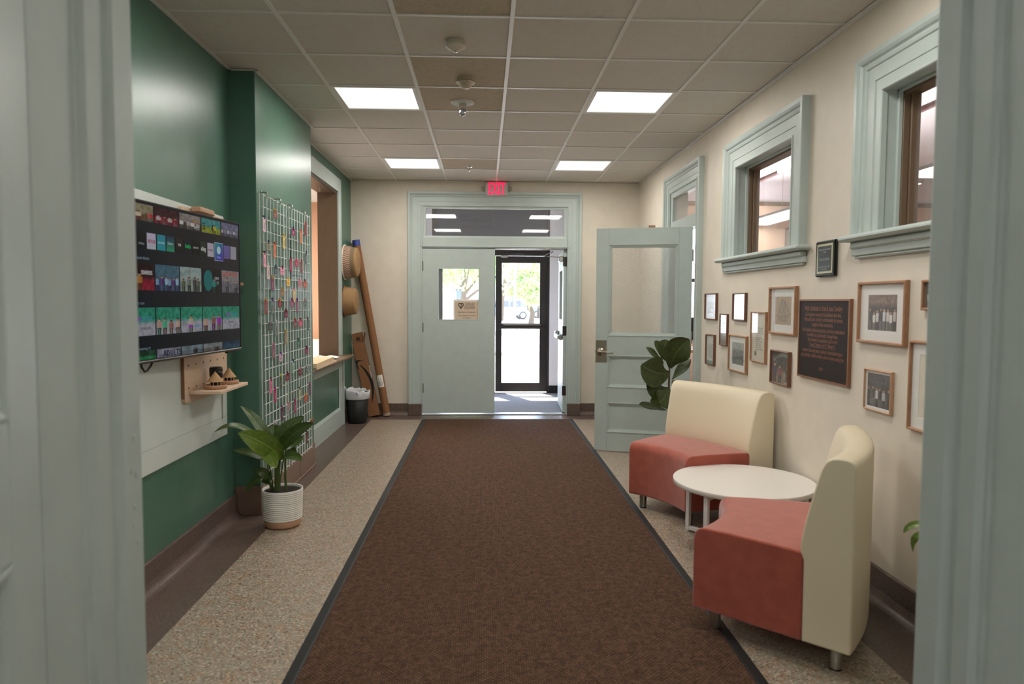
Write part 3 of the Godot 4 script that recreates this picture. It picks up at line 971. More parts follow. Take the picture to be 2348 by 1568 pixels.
func vestibule() -> void:
	var white := mat(C(236, 234, 236), 0.6)
	var s := Sh.new()
	s.span(Vector3(-1.2, 0, -11.05), Vector3(-1.0, 3.1, -8.95))
	s.span(Vector3(1.35, 0, -11.05), Vector3(1.55, 3.1, -8.95))
	s.span(Vector3(1.0, 0, -11.05), Vector3(1.35, 3.1, -10.9))
	s.span(Vector3(-1.0, 0, -11.05), Vector3(-0.81, 3.1, -10.9))
	struct("wall_vestibule", s, white, "white walls of the entrance lobby beyond the double doors", "wall")
	struct("ceiling_vestibule", Sh.new().span(Vector3(-1.2, 3.0, -11.05), Vector3(1.55, 3.15, -8.95)), white, "white ceiling of the entrance lobby", "ceiling")
	struct("floor_vestibule", Sh.new().span(Vector3(-1.2, -0.12, -11.05), Vector3(1.55, 0.003, -8.93)), M.carpet, "grey carpet floor of the entrance lobby with sun patches", "floor")
	s = Sh.new()
	s.span(Vector3(1.0, 0, -10.9), Vector3(1.35, 0.12, -10.885), 0.003)
	s.span(Vector3(1.335, 0, -10.9), Vector3(1.35, 0.12, -8.95), 0.003)
	struct("baseboard_vestibule", s, M.black, "black base of the entrance lobby wall right of the glass door", "baseboard")
	# bronze entrance: frame, dark panel over, two glazed leaves
	var f := thing("trim_entrance", "dark bronze entrance frame with a dark panel above the glass doors", "door frame", Vector3(0, 0, -10.95), 0, "", "structure")
	s = Sh.new()
	s.span(Vector3(-0.81, 0, -0.06), Vector3(-0.73, 3.0, 0.05), 0.003)
	s.span(Vector3(0.965, 0, -0.06), Vector3(1.0, 3.0, 0.05), 0.003)
	s.span(Vector3(0.08, 0, -0.06), Vector3(0.16, 2.15, 0.03), 0.003)
	s.span(Vector3(-0.81, 2.13, -0.06), Vector3(1.0, 2.25, 0.05), 0.003)
	obj("frame", s, M.bronze, f)
	obj("panel", Sh.new().span(Vector3(-0.73, 2.25, -0.03), Vector3(0.965, 3.0, 0.01)), mat(C(64, 67, 80), 0.6), f)
	for e in [["door_6", -0.725, 0.08, 0.075, -0.07, "left glass entrance leaf seen through the door window behind the paper notice"], ["door_5", 0.165, 0.965, 0.262, 0.852, "right glass entrance leaf in dark bronze with a push bar"]]:
		var o := thing(e[0], e[5], "door", Vector3(0, 0, -10.95), 0, "", "structure")
		var g0: float = e[3] if e[0] == "door_5" else -0.652
		var g1: float = e[4] if e[0] == "door_5" else -0.03
		s = Sh.new()
		s.span(Vector3(e[1], 0.02, -0.022), Vector3(g0, 2.125, 0.022), 0.002)
		s.span(Vector3(g1, 0.02, -0.022), Vector3(e[2], 2.125, 0.022), 0.002)
		s.span(Vector3(g0, 0.02, -0.022), Vector3(g1, 0.16, 0.022))
		s.span(Vector3(g0, 1.0, -0.022), Vector3(g1, 1.085, 0.022))
		s.span(Vector3(g0, 2.02, -0.022), Vector3(g1, 2.125, 0.022))
		obj("leaf", s, M.bronze, o)
		obj("pane", Sh.new().span(Vector3(g0 - 0.005, 0.15, -0.004), Vector3(g1 + 0.005, 1.01, 0.004)), M.glass, o)
		obj("pane", Sh.new().span(Vector3(g0 - 0.005, 1.075, -0.004), Vector3(g1 + 0.005, 2.03, 0.004)), M.glass, o)
		s = Sh.new()
		s.span(Vector3(e[1] + 0.02, 1.01, 0.022), Vector3(e[2] - 0.04, 1.07, 0.06), 0.008)
		s.span(Vector3(e[1] + 0.005, 0.98, 0.022), Vector3(e[1] + 0.08, 1.1, 0.075), 0.01)
		obj("push_bar", s, M.bronze, o)
		if e[0] == "door_5":
			obj("closer", Sh.new().span(Vector3(0.3, 2.15, 0.05), Vector3(0.62, 2.19, 0.09), 0.006), M.bronze, o)
			obj("contact", Sh.new().span(Vector3(0.25, 2.1, 0.022), Vector3(0.35, 2.14, 0.05), 0.006), M.steel, o)


func side_rooms() -> void:
	# room beyond the right wall
	var s := Sh.new()
	s.span(Vector3(2.16, 0, -11.4), Vector3(2.5, 3.5, -11.2))
	s.span(Vector3(4.05, 0, -11.4), Vector3(8.0, 3.5, -11.2))
	s.span(Vector3(2.5, 0, -11.4), Vector3(4.05, 0.9, -11.2))
	s.span(Vector3(2.5, 2.7, -11.4), Vector3(4.05, 3.5, -11.2))
	var w := struct("wall_office_back", s, M.peach, "peach end wall of the side room seen through the interior windows", "wall")
	obj("upper_band", Sh.new().span(Vector3(2.2, 3.02, -11.2), Vector3(8.0, 3.4, -11.193)), M.lav_white, w)
	obj("picture_rail", Sh.new().span(Vector3(2.2, 2.97, -11.2), Vector3(8.0, 3.03, -11.15), 0.008), M.brown_wood, w)
	s = Sh.new()
	s.span(Vector3(8.0, 0, -11.4), Vector3(8.2, 3.5, -0.8))
	s.span(Vector3(2.16, 0, -1.0), Vector3(8.0, 3.5, -0.8))
	s.span(Vector3(2.16, 0, -11.2), Vector3(2.2, 3.5, -8.95))
	w = struct("wall_office_side", s, M.peach, "peach side walls of the room behind the interior windows", "wall")
	struct("ceiling_office", Sh.new().span(Vector3(2.05, 3.36, -11.4), Vector3(8.2, 3.55, -0.8)), M.lav_white, "white ceiling of the room behind the interior windows", "ceiling")
	struct("floor_office", Sh.new().span(Vector3(2.05, -0.12, -11.4), Vector3(8.2, 0, -0.8)), M.vinyl, "brown floor of the room behind the interior windows", "floor")
	var o := thing("window_4", "bright outside window of the side room, glimpsed past the glazed door edge", "window", Vector3(3.275, 0, -11.2), 0, "", "structure")
	obj("frame", Sh.new().mitre(-0.735, 0.94, 0.735, 2.66, [Vector2(0, -0.1), Vector2(0, 0.02), Vector2(0.1, 0.03), Vector2(0.1, 0)]), M.mint, o)
	obj("sash_bar", Sh.new().span(Vector3(-0.74, 1.75, -0.08), Vector3(0.74, 1.81, -0.03), 0.004).span(Vector3(-0.02, 0.94, -0.08), Vector3(0.02, 2.66, -0.03)), M.bronze, o)
	obj("pane", Sh.new().span(Vector3(-0.74, 0.93, -0.06), Vector3(0.74, 2.67, -0.055)), M.glass, o)
	for k in 2:
		var z0 := -11.12 + k * 4.3
		var l := thing("strip_light", ["long white pendant strip light seen through the middle interior window", "long white pendant strip light seen through the window at the right jamb"][k], "light", Vector3(4.25, 2.65, z0 + 2.0), 0, "pendant strip lights in the side room")
		obj("body", Sh.new().span(Vector3(-0.23, 0.012, -2.0), Vector3(0.23, 0.045, 2.0), 0.006), mat(C(120, 112, 108), 0.5), l)
		obj("diffuser", Sh.new().span(Vector3(-0.22, 0.0, -1.98), Vector3(0.22, 0.011, 1.98)), glow(C(255, 252, 248), 1.6), l)
		for z in [-0.9, 1.6]:
			obj("hanger", Sh.new().tube([Vector3(0, 0.045, z), Vector3(0, 0.71, z)], 0.003, 6), M.steel, l)
		lamp(l, Vector3(0, -0.012, 0), Vector2(0.42, 3.9), 5.0, C(255, 248, 244))
		var up_light := AreaLight3D.new()
		up_light.name = "light"
		up_light.area_size = Vector2(0.4, 3.9)
		up_light.light_energy = 3.4
		up_light.light_color = C(255, 248, 248)
		up_light.area_range = 14.0
		up_light.area_attenuation = 2.0
		up_light.shadow_enabled = true
		l.add_child(up_light)
		up_light.position = Vector3(0, 0.055, 0)
		up_light.rotation.x = PI / 2
		obj("upper_diffuser", Sh.new().span(Vector3(-0.2, 0.0455, -1.97), Vector3(0.2, 0.05, 1.97)), glow(C(255, 252, 248), 1.2), l)
	o = thing("sprinkler_pipe", "dark red sprinkler pipe under the side room ceiling", "pipe", Vector3(3.94, 3.18, 0))
	obj("pipe", Sh.new().tube([Vector3(0, 0, -11.13), Vector3(0, 0, -1.1)], 0.028, 10), M.pipe, o)
	for z in [-10.2, -7.6, -5.0]:
		obj("drop", Sh.new().tube([Vector3(0, 0, z), Vector3(0, 0.172, z)], 0.012, 6), M.pipe, o)
	o = thing("tall_cabinet", "tall grey cabinet against the peach side-room wall", "cabinet", Vector3(5.25, 0, -11.0))
	obj("body", Sh.new().span(Vector3(-0.45, 0, -0.19), Vector3(0.45, 2.62, 0.2), 0.008), mat(C(120, 112, 108), 0.6), o)
	obj("door", Sh.new().span(Vector3(-0.43, 0.06, 0.2), Vector3(-0.005, 2.58, 0.215), 0.004), mat(C(128, 120, 116), 0.6), o)
	obj("door", Sh.new().span(Vector3(0.005, 0.06, 0.2), Vector3(0.43, 2.58, 0.215), 0.004), mat(C(128, 120, 116), 0.6), o)
	o = thing("desk", "cluttered desk glimpsed in the gap beside the glazed door", "desk", Vector3(3.2, 0, -10.4))
	obj("top", Sh.new().span(Vector3(-0.8, 0.7, -0.35), Vector3(0.8, 0.74, 0.35), 0.004), M.oak, o)
	for x in [-0.76, 0.76]:
		obj("leg", Sh.new().span(Vector3(x - 0.02, 0, -0.33), Vector3(x + 0.02, 0.7, 0.33)), M.black, o)
	o = thing("monitor", "black computer monitor on the side-room desk", "monitor", Vector3(3.0, 0.741, -10.45), 20)
	obj("screen", Sh.new().span(Vector3(-0.28, 0.12, -0.02), Vector3(0.28, 0.46, 0.02), 0.006), M.black, o)
	obj("stand", Sh.new().span(Vector3(-0.1, 0, -0.08), Vector3(0.1, 0.012, 0.08), 0.004).span(Vector3(-0.02, 0.01, -0.02), Vector3(0.02, 0.14, 0.01)), M.black, o)
	# room beyond the left wall, through the counter opening
	s = Sh.new()
	s.span(Vector3(-6.0, 0, -12.0), Vector3(-1.86, 3.1, -11.8))
	s.span(Vector3(-6.2, 0, -12.0), Vector3(-6.0, 3.1, -4.5))
	s.span(Vector3(-6.0, 0, -4.7), Vector3(-1.9, 3.1, -4.5))
	s.span(Vector3(-1.86, 0, -11.8), Vector3(-1.7, 3.1, -8.95))
	struct("wall_reception", s, M.cream_wall, "cream walls of the reception room behind the counter opening", "wall")
	var rc := struct("ceiling_reception", Sh.new().span(Vector3(-6.2, 2.93, -12.0), Vector3(-1.86, 3.1, -4.5)), M.white, "white tiled ceiling of the reception room", "ceiling")
	for k in 10:
		obj("grid_bar", Sh.new().span(Vector3(-6.0, 2.92, -11.5 + k * T), Vector3(-1.86, 2.932, -11.476 + k * T)), M.tbar, rc)
	for k in 6:
		obj("grid_bar", Sh.new().span(Vector3(-5.4 + k * T, 2.919, -11.8), Vector3(-5.376 + k * T, 2.931, -4.7)), M.tbar, rc)
	struct("floor_reception", Sh.new().span(Vector3(-6.2, -0.12, -12.0), Vector3(-1.86, 0, -4.5)), M.lav_white, "pale floor of the reception room", "floor")
	var rl := thing("ceiling_light", "ceiling light panel in the reception room", "light", Vector3(-3.6, 2.9, -8.6))
	obj("housing", Sh.new().span(Vector3(-0.6, 0.012, -0.6), Vector3(0.6, 0.03, 0.6), 0.003), M.white, rl)
	obj("diffuser", Sh.new().span(Vector3(-0.56, 0.004, -0.56), Vector3(0.56, 0.011, 0.56)), glow(C(255, 250, 242), 1.2), rl)
	lamp(rl, Vector3(0, -0.01, 0), Vector2(1.1, 1.1), 18.0, C(255, 248, 240))
	o = thing("locker_bank", "cream lockers with dark recessed latches seen through the counter opening", "lockers", Vector3(-3.3, 0, -11.6))
	obj("carcass", Sh.new().span(Vector3(-0.8, 0, -0.19), Vector3(0.66, 1.66, 0.18), 0.004), M.locker, o)
	for c in 4:
		for r in 2:
			var x := -0.79 + c * 0.362
			var y := 0.8 + r * 0.43
			var dr := obj("door", Sh.new().span(Vector3(x, y, 0.18), Vector3(x + 0.352, y + 0.42, 0.2), 0.003), M.locker, o)
			var lt := Sh.new()
			lt.span(Vector3(x + 0.235, y + 0.16, 0.2), Vector3(x + 0.28, y + 0.345, 0.212), 0.004)
			obj("latch", lt, M.bronze, dr)
	o = thing("storage_box", "plain pale carton standing before the lockers", "box", Vector3(-2.62, 0, -10.6))
	obj("carton", Sh.new().span(Vector3(-0.3, 0, -0.25), Vector3(0.25, 0.84, 0.25), 0.006), M.locker, o)
	obj("tape", Sh.new().span(Vector3(-0.03, 0.838, -0.251), Vector3(0.03, 0.842, 0.251)), M.cream_wall, o)


func counter_opening() -> void:
	var o := thing("window_5", "tall reception opening in the green wall with brown reveals and white casing", "window", Vector3(XL, 0, -7.15), 90, "", "structure")
	# local x = -(z + 7.15): opening from -0.85 (z -6.3) to 0.85 (z -8.0)
	obj("casing", Sh.new().mitre(-0.85, 0.80, 0.85, 2.64, [Vector2(0, -0.004), Vector2(0, 0.016), Vector2(0.004, 0.018), Vector2(0.148, 0.018), Vector2(0.152, 0.014), Vector2(0.152, 0)], false), M.mint, o)
	var s := Sh.new()
	s.span(Vector3(0.836, 0.8, -0.215), Vector3(0.85, 2.64, -0.002))
	s.span(Vector3(-0.85, 0.8, -0.215), Vector3(-0.836, 2.64, -0.002))
	s.span(Vector3(-0.85, 2.626, -0.215), Vector3(0.85, 2.64, -0.002))
	obj("reveal", s, M.brown_wood, o)
	obj("track", Sh.new().span(Vector3(-0.83, 2.61, -0.012), Vector3(0.83, 2.626, -0.002)), M.bronze, o)
	obj("hook", Sh.new().tube([Vector3(0.42, 2.626, -0.09), Vector3(0.42, 2.6, -0.09), Vector3(0.43, 2.585, -0.09), Vector3(0.42, 2.57, -0.09), Vector3(0.408, 2.582, -0.09)], 0.003, 6), M.steel, o)
	var c := thing("counter", "brown laminate reception ledge under the opening", "counter", Vector3(XL, 0.78, -7.15), 90)
	obj("top", Sh.new().span(Vector3(-0.99, 0.0, -0.215), Vector3(1.03, 0.028, 0.15), 0.006), M.brown_wood, c)
	# framed panelling below
	var p := thing("trim_counter_front", "white framed panelling below the reception ledge with a green inset panel", "panelling", Vector3(XL, 0, -7.15), 90, "", "structure")
	obj("frame", Sh.new().mitre(-0.84, 0.22, 0.83, 0.66, [Vector2(0, 0.004), Vector2(0.004, 0.012), Vector2(0.02, 0.016), Vector2(0.024, 0.022), Vector2(0.12, 0.022)]), M.mint, p)
	s = Sh.new()
	s.span(Vector3(-1.0, 0.0, 0), Vector3(0.96, 0.1005, 0.021), 0.002)
	s.span(Vector3(-1.0, 0.7, 0), Vector3(0.96, 0.78, 0.02), 0.002)
	s.span(Vector3(0.965, 0.0, 0), Vector3(1.02, 0.78, 0.035), 0.004)
	obj("rail", s, M.mint, p)
	# two slabs of board and a slip of paper on the ledge
	var b := thing("board_stack_slab", "lower of two pale boards stacked on the reception ledge", "board", Vector3(-1.58, 0.8085, -6.72), 0, "pale boards on the ledge")
	obj("board", Sh.new().span(Vector3(-0.11, 0, -0.42), Vector3(0.09, 0.018, 0.42), 0.002), M.ply, b)
	b = thing("board_stack_slab", "upper, thicker pale board on top of the stack on the reception ledge", "board", Vector3(-1.585, 0.827, -6.7), 1.5, "pale boards on the ledge")
	obj("board", Sh.new().span(Vector3(-0.1, 0, -0.41), Vector3(0.085, 0.04, 0.41), 0.002), mat(C(222, 196, 158), 0.6), b)
	var ps := Sh.new()
	ps.sheet([[Vector3(-0.09, 0.001, -0.14), Vector3(0, 0.02, -0.14), Vector3(0.09, 0.004, -0.14)], [Vector3(-0.09, 0.03, 0), Vector3(0, 0.012, 0), Vector3(0.09, 0.001, 0)], [Vector3(-0.09, 0.004, 0.14), Vector3(0, 0.001, 0.14), Vector3(0.09, 0.012, 0.14)]])
	var pp := obj("loose_paper", ps, M.paper)
	pp.position = Vector3(-1.68, 0.81, -7.62)
	tag(pp, "loose curled sheet of paper on the reception ledge by the brown reveal", "paper")


# ---------------------------------------------------------------- left side
func blotch_image(w: int, h: int, seed_: int, top: Color, low: Color, figs: Array, n: int, hor := 0.55) -> ImageTexture:
	# a generic printed picture: two-tone ground with standing figures
	var r := RandomNumberGenerator.new()
	r.seed = seed_
	var im := Image.create(w, h, false, Image.FORMAT_RGB8)
	var ns := noise(0.05, seed_)
	for y in h:
		for x in w:
			var c := top.lerp(low, smoothstep(hor - 0.12, hor + 0.12, float(y) / h))
			im.set_pixel(x, y, c.lightened(maxf(0.0, ns.get_noise_2d(x, y) * 0.25)).darkened(maxf(0.0, -ns.get_noise_2d(x, y) * 0.3)))
	for k in n:
		var cx := (k + 0.5 + r.randf_range(-0.2, 0.2)) / n * w
		var hh := h * r.randf_range(0.55, 0.72)
		var y0 := h - hh + h * 0.04
		var bw := w * minf(0.55 / n, 0.16)
		var c: Color = figs[k % figs.size()]
		var legs: Color = figs[(k + 1) % figs.size()].darkened(0.55)
		var skin := C(150, 104, 80).lerp(C(208, 166, 138), r.randf())
		for y in range(int(y0), h):
			var f := (y - y0) / hh
			var half := 0.0
			var col := c
			if f < 0.17:
				half = bw * 0.36 * sqrt(maxf(0.0, 1.0 - pow((f - 0.085) / 0.085, 2.0)))
				col = skin if f > 0.06 else C(34, 26, 22)
			elif f < 0.55:
				half = bw * lerpf(0.72, 0.6, (f - 0.17) / 0.38) * (0.75 if f < 0.2 else 1.0)
			else:
				half = bw * lerpf(0.58, 0.42, (f - 0.55) / 0.45)
				col = legs
			for x in range(maxi(0, int(cx - half)), mini(w, int(cx + half) + 1)):
				if f > 0.6 and absf(x - cx) < bw * 0.08:
					continue
				im.set_pixel(x, y, col.lightened(0.12 if x < cx else 0.0))
	return ImageTexture.create_from_image(im)


func gradient_image(a: Color, b: Color, w := 32, h := 48, diag := 0.0) -> ImageTexture:
	var im := Image.create(w, h, false, Image.FORMAT_RGB8)
	for y in h:
		for x in w:
			im.set_pixel(x, y, a.lerp(b, clampf(float(y) / h * (1.0 - diag) + float(x) / w * diag, 0, 1)))
	return ImageTexture.create_from_image(im)


func screen_mat(tex: Texture2D, c := Color.WHITE, e := 0.3) -> StandardMaterial3D:
	var m := mat(Color.BLACK, 0.16, 0.22)
	m.emission_enabled = true
	if tex:
		m.emission = c
		m.emission_operator = BaseMaterial3D.EMISSION_OP_MULTIPLY
		m.emission_texture = tex
	else:
		m.emission = c
	m.emission_energy_multiplier = e
	return m


func television() -> void:
	# local x runs along the screen from its near end; the plane is slightly turned from the wall
	var o := thing("television", "large wall-mounted flat television showing a streaming menu", "television", Vector3(-1.608, 0, -2.945), 0)
	o.rotation.y = deg_to_rad(90.0 - 6.37)
	var W := 1.337
	obj("body", Sh.new().span(Vector3(0, 1.133, -0.028), Vector3(W, 1.884, 0), 0.004), M.black_gloss, o)
	obj("bezel", Sh.new().mitre(0.006, 1.149, W - 0.006, 1.878, [Vector2(0, 0), Vector2(0, 0.003), Vector2(0.005, 0.003), Vector2(0.005, 0)]), M.black, o)
	obj("lower_edge", Sh.new().span(Vector3(0.0, 1.133, -0.02), Vector3(W, 1.147, 0.006), 0.004), mat(C(70, 66, 62), 0.35, 0.5, 0.6), o)
	obj("sensor", Sh.new().span(Vector3(1.17, 1.122, -0.02), Vector3(1.27, 1.134, 0.0), 0.003), M.black, o)
	var sc := board(W - 0.014, 0.726)
	var so := obj("screen", sc, screen_mat(gradient_image(C(14, 22, 34), C(44, 44, 50), 64, 8, 1.0), Color.WHITE, SCREEN), o)
	so.position = Vector3(W / 2, 1.5135, 0.0012)
	var cell := func(u0: float, u1: float, v0: float, v1: float, tex: Texture2D, c: Color) -> void:
		var q := obj("picture_tile", board(u1 - u0, v1 - v0), screen_mat(tex, c, SCREEN), o)
		q.position = Vector3((u0 + u1) / 2, (v0 + v1) / 2, 0.002)
	var lit := func(s: String, u: float, v: float, w: float, h: float, c: Color, f := "Droid Sans", wt := 400) -> void:
		text(o, s, h, screen_mat(null, c, SCREEN * 1.1), Vector3(u, v, 0.0026), w, f, "screen_lettering", 0.0004, wt)
	var x0 := 0.026
	var tops := [[C(150, 140, 110), C(110, 84, 60), [C(190, 60, 60), C(214, 200, 170)], 3], [C(60, 20, 30), C(150, 24, 50), [C(190, 170, 170), C(120, 20, 40)], 4], [C(150, 140, 135), C(60, 52, 44), [C(220, 215, 210), C(170, 160, 160)], 4], [C(70, 150, 150), C(150, 160, 50), [C(190, 190, 50)], 1], [C(120, 120, 150), C(84, 84, 104), [C(180, 180, 200), C(130, 130, 150)], 6]]
	for k in 6:
		var u := x0 + k * 0.2165 + 0.004
		var q = tops[(k + 4) % 5]
		cell.call(u, u + 0.205, 1.79, 1.866, blotch_image(96, 48, 100 + k, q[0], q[1], q[2], q[3]), Color.WHITE)
	lit.call("NYC", 0.845, 1.806, 0.055, 0.022, C(220, 220, 220))
	lit.call("NEXT GEN", 0.84, 1.838, 0.07, 0.018, C(190, 150, 60))
	lit.call("3", 0.92, 1.822, 0.0, 0.05, C(20, 20, 24), "Droid Sans", 700)
	lit.call("4", 1.01, 1.82, 0.0, 0.05, C(20, 20, 24), "Droid Sans", 700)
	# row of channels
	var apps := [[0.158, 0.229, C(40, 150, 120), C(40, 180, 130)], [0.238, 0.308, C(46, 190, 140), C(46, 190, 140)], [0.318, 0.388, C(14, 18, 26), C(14, 18, 26)], [0.397, 0.469, C(206, 196, 222), C(196, 200, 212)], [0.479, 0.55, C(44, 150, 170), C(40, 160, 170)], [0.559, 0.629, C(40, 56, 90), C(48, 170, 120)], [0.637, 0.704, C(52, 46, 50), C(20, 20, 22)],
		[0.718, 0.788, C(24, 30, 50), C(24, 28, 38)], [0.797, 0.865, C(24, 22, 24), C(22, 22, 24)], [0.876, 0.944, C(60, 64, 58), C(30, 40, 36)], [0.954, 1.023, C(196, 186, 206), C(198, 194, 204)], [1.137, 1.209, C(120, 110, 180), C(116, 100, 160)], [1.217, 1.289, C(170, 166, 182), C(176, 174, 184)]]
	for a in apps:
		cell.call(a[0], a[1], 1.664, 1.738, gradient_image(a[2], a[3]), Color.WHITE)
	cell.call(1.031, 1.129, 1.646, 1.747, null, C(200, 200, 226))
	var sel := obj("picture_tile", board(0.092, 0.095), screen_mat(gradient_image(C(30, 170, 160), C(90, 40, 190), 32, 48, 0.4), Color.WHITE, SCREEN), o)
	sel.position = Vector3(1.08, 1.6965, 0.0024)
	var ball := Sh.new()
	ball.t = Transform3D(Basis(Vector3.RIGHT, PI / 2), Vector3.ZERO)
	ball.lathe(Vector3.ZERO, [Vector2(0.022, 0), Vector2(0.022, 0.0004), Vector2(0, 0.0004)], 20)
	var bo := obj("picture_tile", ball, screen_mat(null, C(200, 230, 240), SCREEN), o)
	bo.position = Vector3(1.078, 1.705, 0.0027)
	lit.call("TV Plus", 0.353, 1.685, 0.045, 0.014, C(180, 190, 190))
	lit.call("NETFLIX", 0.433, 1.70, 0.058, 0.022, C(170, 40, 70), "Droid Sans", 700)
	lit.call("prime video", 0.514, 1.701, 0.054, 0.014, C(190, 225, 230))
	lit.call("Disney+", 0.594, 1.703, 0.05, 0.018, C(190, 215, 220), "Droid Serif")
	lit.call("tv", 0.676, 1.704, 0.024, 0.022, C(220, 220, 220), "Droid Sans", 700)
	lit.call("hulu", 0.753, 1.702, 0.05, 0.028, C(40, 200, 110), "Droid Sans", 700)
	lit.call("peacock", 0.831, 1.702, 0.05, 0.016, C(200, 200, 200))
	lit.call("sling", 0.91, 1.7, 0.05, 0.028, C(220, 225, 220), "Droid Sans", 700)
	lit.call("YouTube", 0.992, 1.7, 0.04, 0.014, C(80, 70, 90))
	cell.call(0.96, 0.971, 1.696, 1.705, null, C(190, 30, 50))
	lit.call("Bixby", 1.08, 1.666, 0.04, 0.014, C(200, 190, 240))
	lit.call("Popular Movies", 0.357, 1.619, 0.108, 0.017, C(140, 160, 170))
	var movies := [[C(60, 30, 60), C(90, 40, 60), [C(120, 30, 60)], 2], [C(40, 14, 18), C(150, 20, 50), [C(180, 120, 50)], 1], [C(70, 110, 130), C(40, 60, 110), [C(120, 160, 190), C(90, 40, 110), C(150, 190, 210)], 6], [C(160, 180, 176), C(150, 170, 160), [C(90, 100, 80), C(110, 120, 110), C(60, 60, 60)], 4], [C(18, 20, 24), C(22, 24, 28), [C(30, 130, 120)], 1], [C(150, 140, 144), C(120, 116, 126), [C(100, 96, 104)], 2]]
	for k in 6:
		var u := x0 + k * 0.2165
		var q = movies[k]
		cell.call(u, u + 0.207, 1.472, 1.596, blotch_image(112, 64, 200 + k, q[0], q[1], q[2], q[3]), Color.WHITE)
	var disc := obj("picture_tile", ball, screen_mat(null, C(30, 120, 120), SCREEN), o)
	disc.position = Vector3(0.955, 1.534, 0.0022)
	disc.scale = Vector3(2.2, 2.6, 1.0)
	lit.call("SINNERS", 0.389, 1.553, 0.088, 0.026, C(220, 215, 215), "Droid Sans", 700)
	lit.call("CKEY", 1.05, 1.548, 0.05, 0.02, C(210, 215, 215))
	lit.call("17", 1.06, 1.522, 0.02, 0.022, C(210, 215, 215))
	lit.call("WARFARE", 1.2105, 1.575, 0.185, 0.032, C(190, 100, 70), "Droid Sans", 700)
	lit.call("loveisland USA", 0.3, 1.4115, 0.13, 0.015, C(140, 160, 170))
	var beach := [C(40, 150, 118), C(176, 176, 186)]
	var who := [[], [], [C(190, 150, 130), C(60, 180, 130), C(150, 100, 90), C(200, 170, 150)], [C(190, 180, 160)], [C(200, 160, 140), C(140, 90, 80), C(160, 40, 180)], []]
	for k in 6:
		var u := x0 + k * 0.2165
		cell.call(u, u + 0.207, 1.262, 1.392, blotch_image(112, 72, 300 + k, beach[0], beach[1], who[k] if who[k].size() else [Color.WHITE], who[k].size() if k != 3 else 1, 0.5), Color.WHITE)
	for q in [[0.34, 1.343, 1.0], [0.795, 1.295, 0.8], [1.215, 1.348, 0.8]]:
		lit.call("love", q[0] - 0.033, q[1], 0.052 * q[2], 0.034 * q[2], C(170, 40, 200), "Droid Sans", 700)
		lit.call("island", q[0] + 0.04, q[1], 0.08 * q[2], 0.034 * q[2], C(90, 160, 190))
	lit.call("peacock", 0.37, 1.298, 0.08, 0.022, C(60, 64, 74))
	lit.call("peacock", 1.215, 1.304, 0.05, 0.015, C(70, 74, 84))
	lit.call("Streaming TV", 0.355, 1.203, 0.1, 0.016, C(140, 160, 170))
	var lows := [[C(20, 40, 40), C(20, 60, 50)], [C(20, 60, 40), C(30, 120, 70)], [C(140, 140, 156), C(130, 130, 150)], [C(120, 140, 146), C(100, 110, 118)], [C(130, 140, 140), C(110, 104, 104)], [C(30, 60, 84), C(40, 80, 104)]]
	for k in 6:
		var u := x0 + k * 0.2165
		cell.call(u, u + 0.207, 1.151, 1.193, blotch_image(64, 20, 400 + k, lows[k][0], lows[k][1], [C(40, 40, 50)], 1 if k in [3, 4] else 0), Color.WHITE)
	lit.call("ADULTS", 0.59, 1.168, 0.16, 0.042, C(28, 34, 60), "Droid Sans", 700)
	# cable loop below, wall bracket behind
	obj("cable", Sh.new().tube([Vector3(0.36, 1.14, -0.02), Vector3(0.365, 1.115, -0.018), Vector3(0.385, 1.093, -0.016), Vector3(0.41, 1.097, -0.018), Vector3(0.44, 1.115, -0.02), Vector3(0.46, 1.14, -0.02)], 0.005, 8), M.black, o)
	var wp := thing("wall_panel", "pale painted board panel on the green wall behind the television", "panel", Vector3(XL, 0, -3.5), 90)
	# local x = -(z + 3.5)
	obj("panel", Sh.new().span(Vector3(-1.3, 0.575, 0), Vector3(1.02, 1.949, 0.012), 0.002), M.white_panel, wp)
	obj("board_joint", Sh.new().span(Vector3(-1.3, 0.695, 0.011), Vector3(1.02, 0.697, 0.0125)), mat(C(150, 156, 150), 0.6), wp)
	obj("cable_channel", Sh.new().span(Vector3(0.93, 0.69, 0.012), Vector3(0.945, 1.1, 0.02), 0.002), M.white_panel, wp)
	# pegboard and its shelf
	var pg := thing("pegboard", "plywood pegboard with small holes hanging below the television", "pegboard", Vector3(XL + 0.0125, 0, -4.165), 90)
	var bs := Sh.new()
	var poly := []
	for q in [[-0.315, 1.93], [0.315, 1.93], [0.315, 0.865], [-0.315, 0.865]]:
		var cx: float = q[0]
		var cy: float = q[1]
		for k in 5:
			var base := 90.0 if cx < 0 and cy > 1 else (0.0 if cx > 0 and cy > 1 else (-90.0 if cx > 0 else -180.0))
			var an := deg_to_rad(base + 90.0 - k * 22.5) if true else 0.0
			poly.append(Vector2(cx - signf(cx) * 0.025 + 0.025 * cos(an), cy - signf(cy - 1.2) * 0.025 + 0.025 * sin(an)))
	bs.t = Transform3D(Basis(Vector3.RIGHT, Vector3(0, 0, 1), Vector3(0, -1, 0)), Vector3.ZERO)
	bs.t = Transform3D(Basis(Vector3(1, 0, 0), Vector3(0, 0, 1), Vector3(0, 1, 0)), Vector3.ZERO)
	var flip := []
	for p in poly:
		flip.append(p)
	bs.prism(flip, 0.0, 0.018)
	obj("board", bs, M.ply, pg)
	obj("edge_band", Sh.new().span(Vector3(-0.3165, 0.89, 0.0005), Vector3(-0.3145, 1.88, 0.0175)), M.ply_edge, pg)
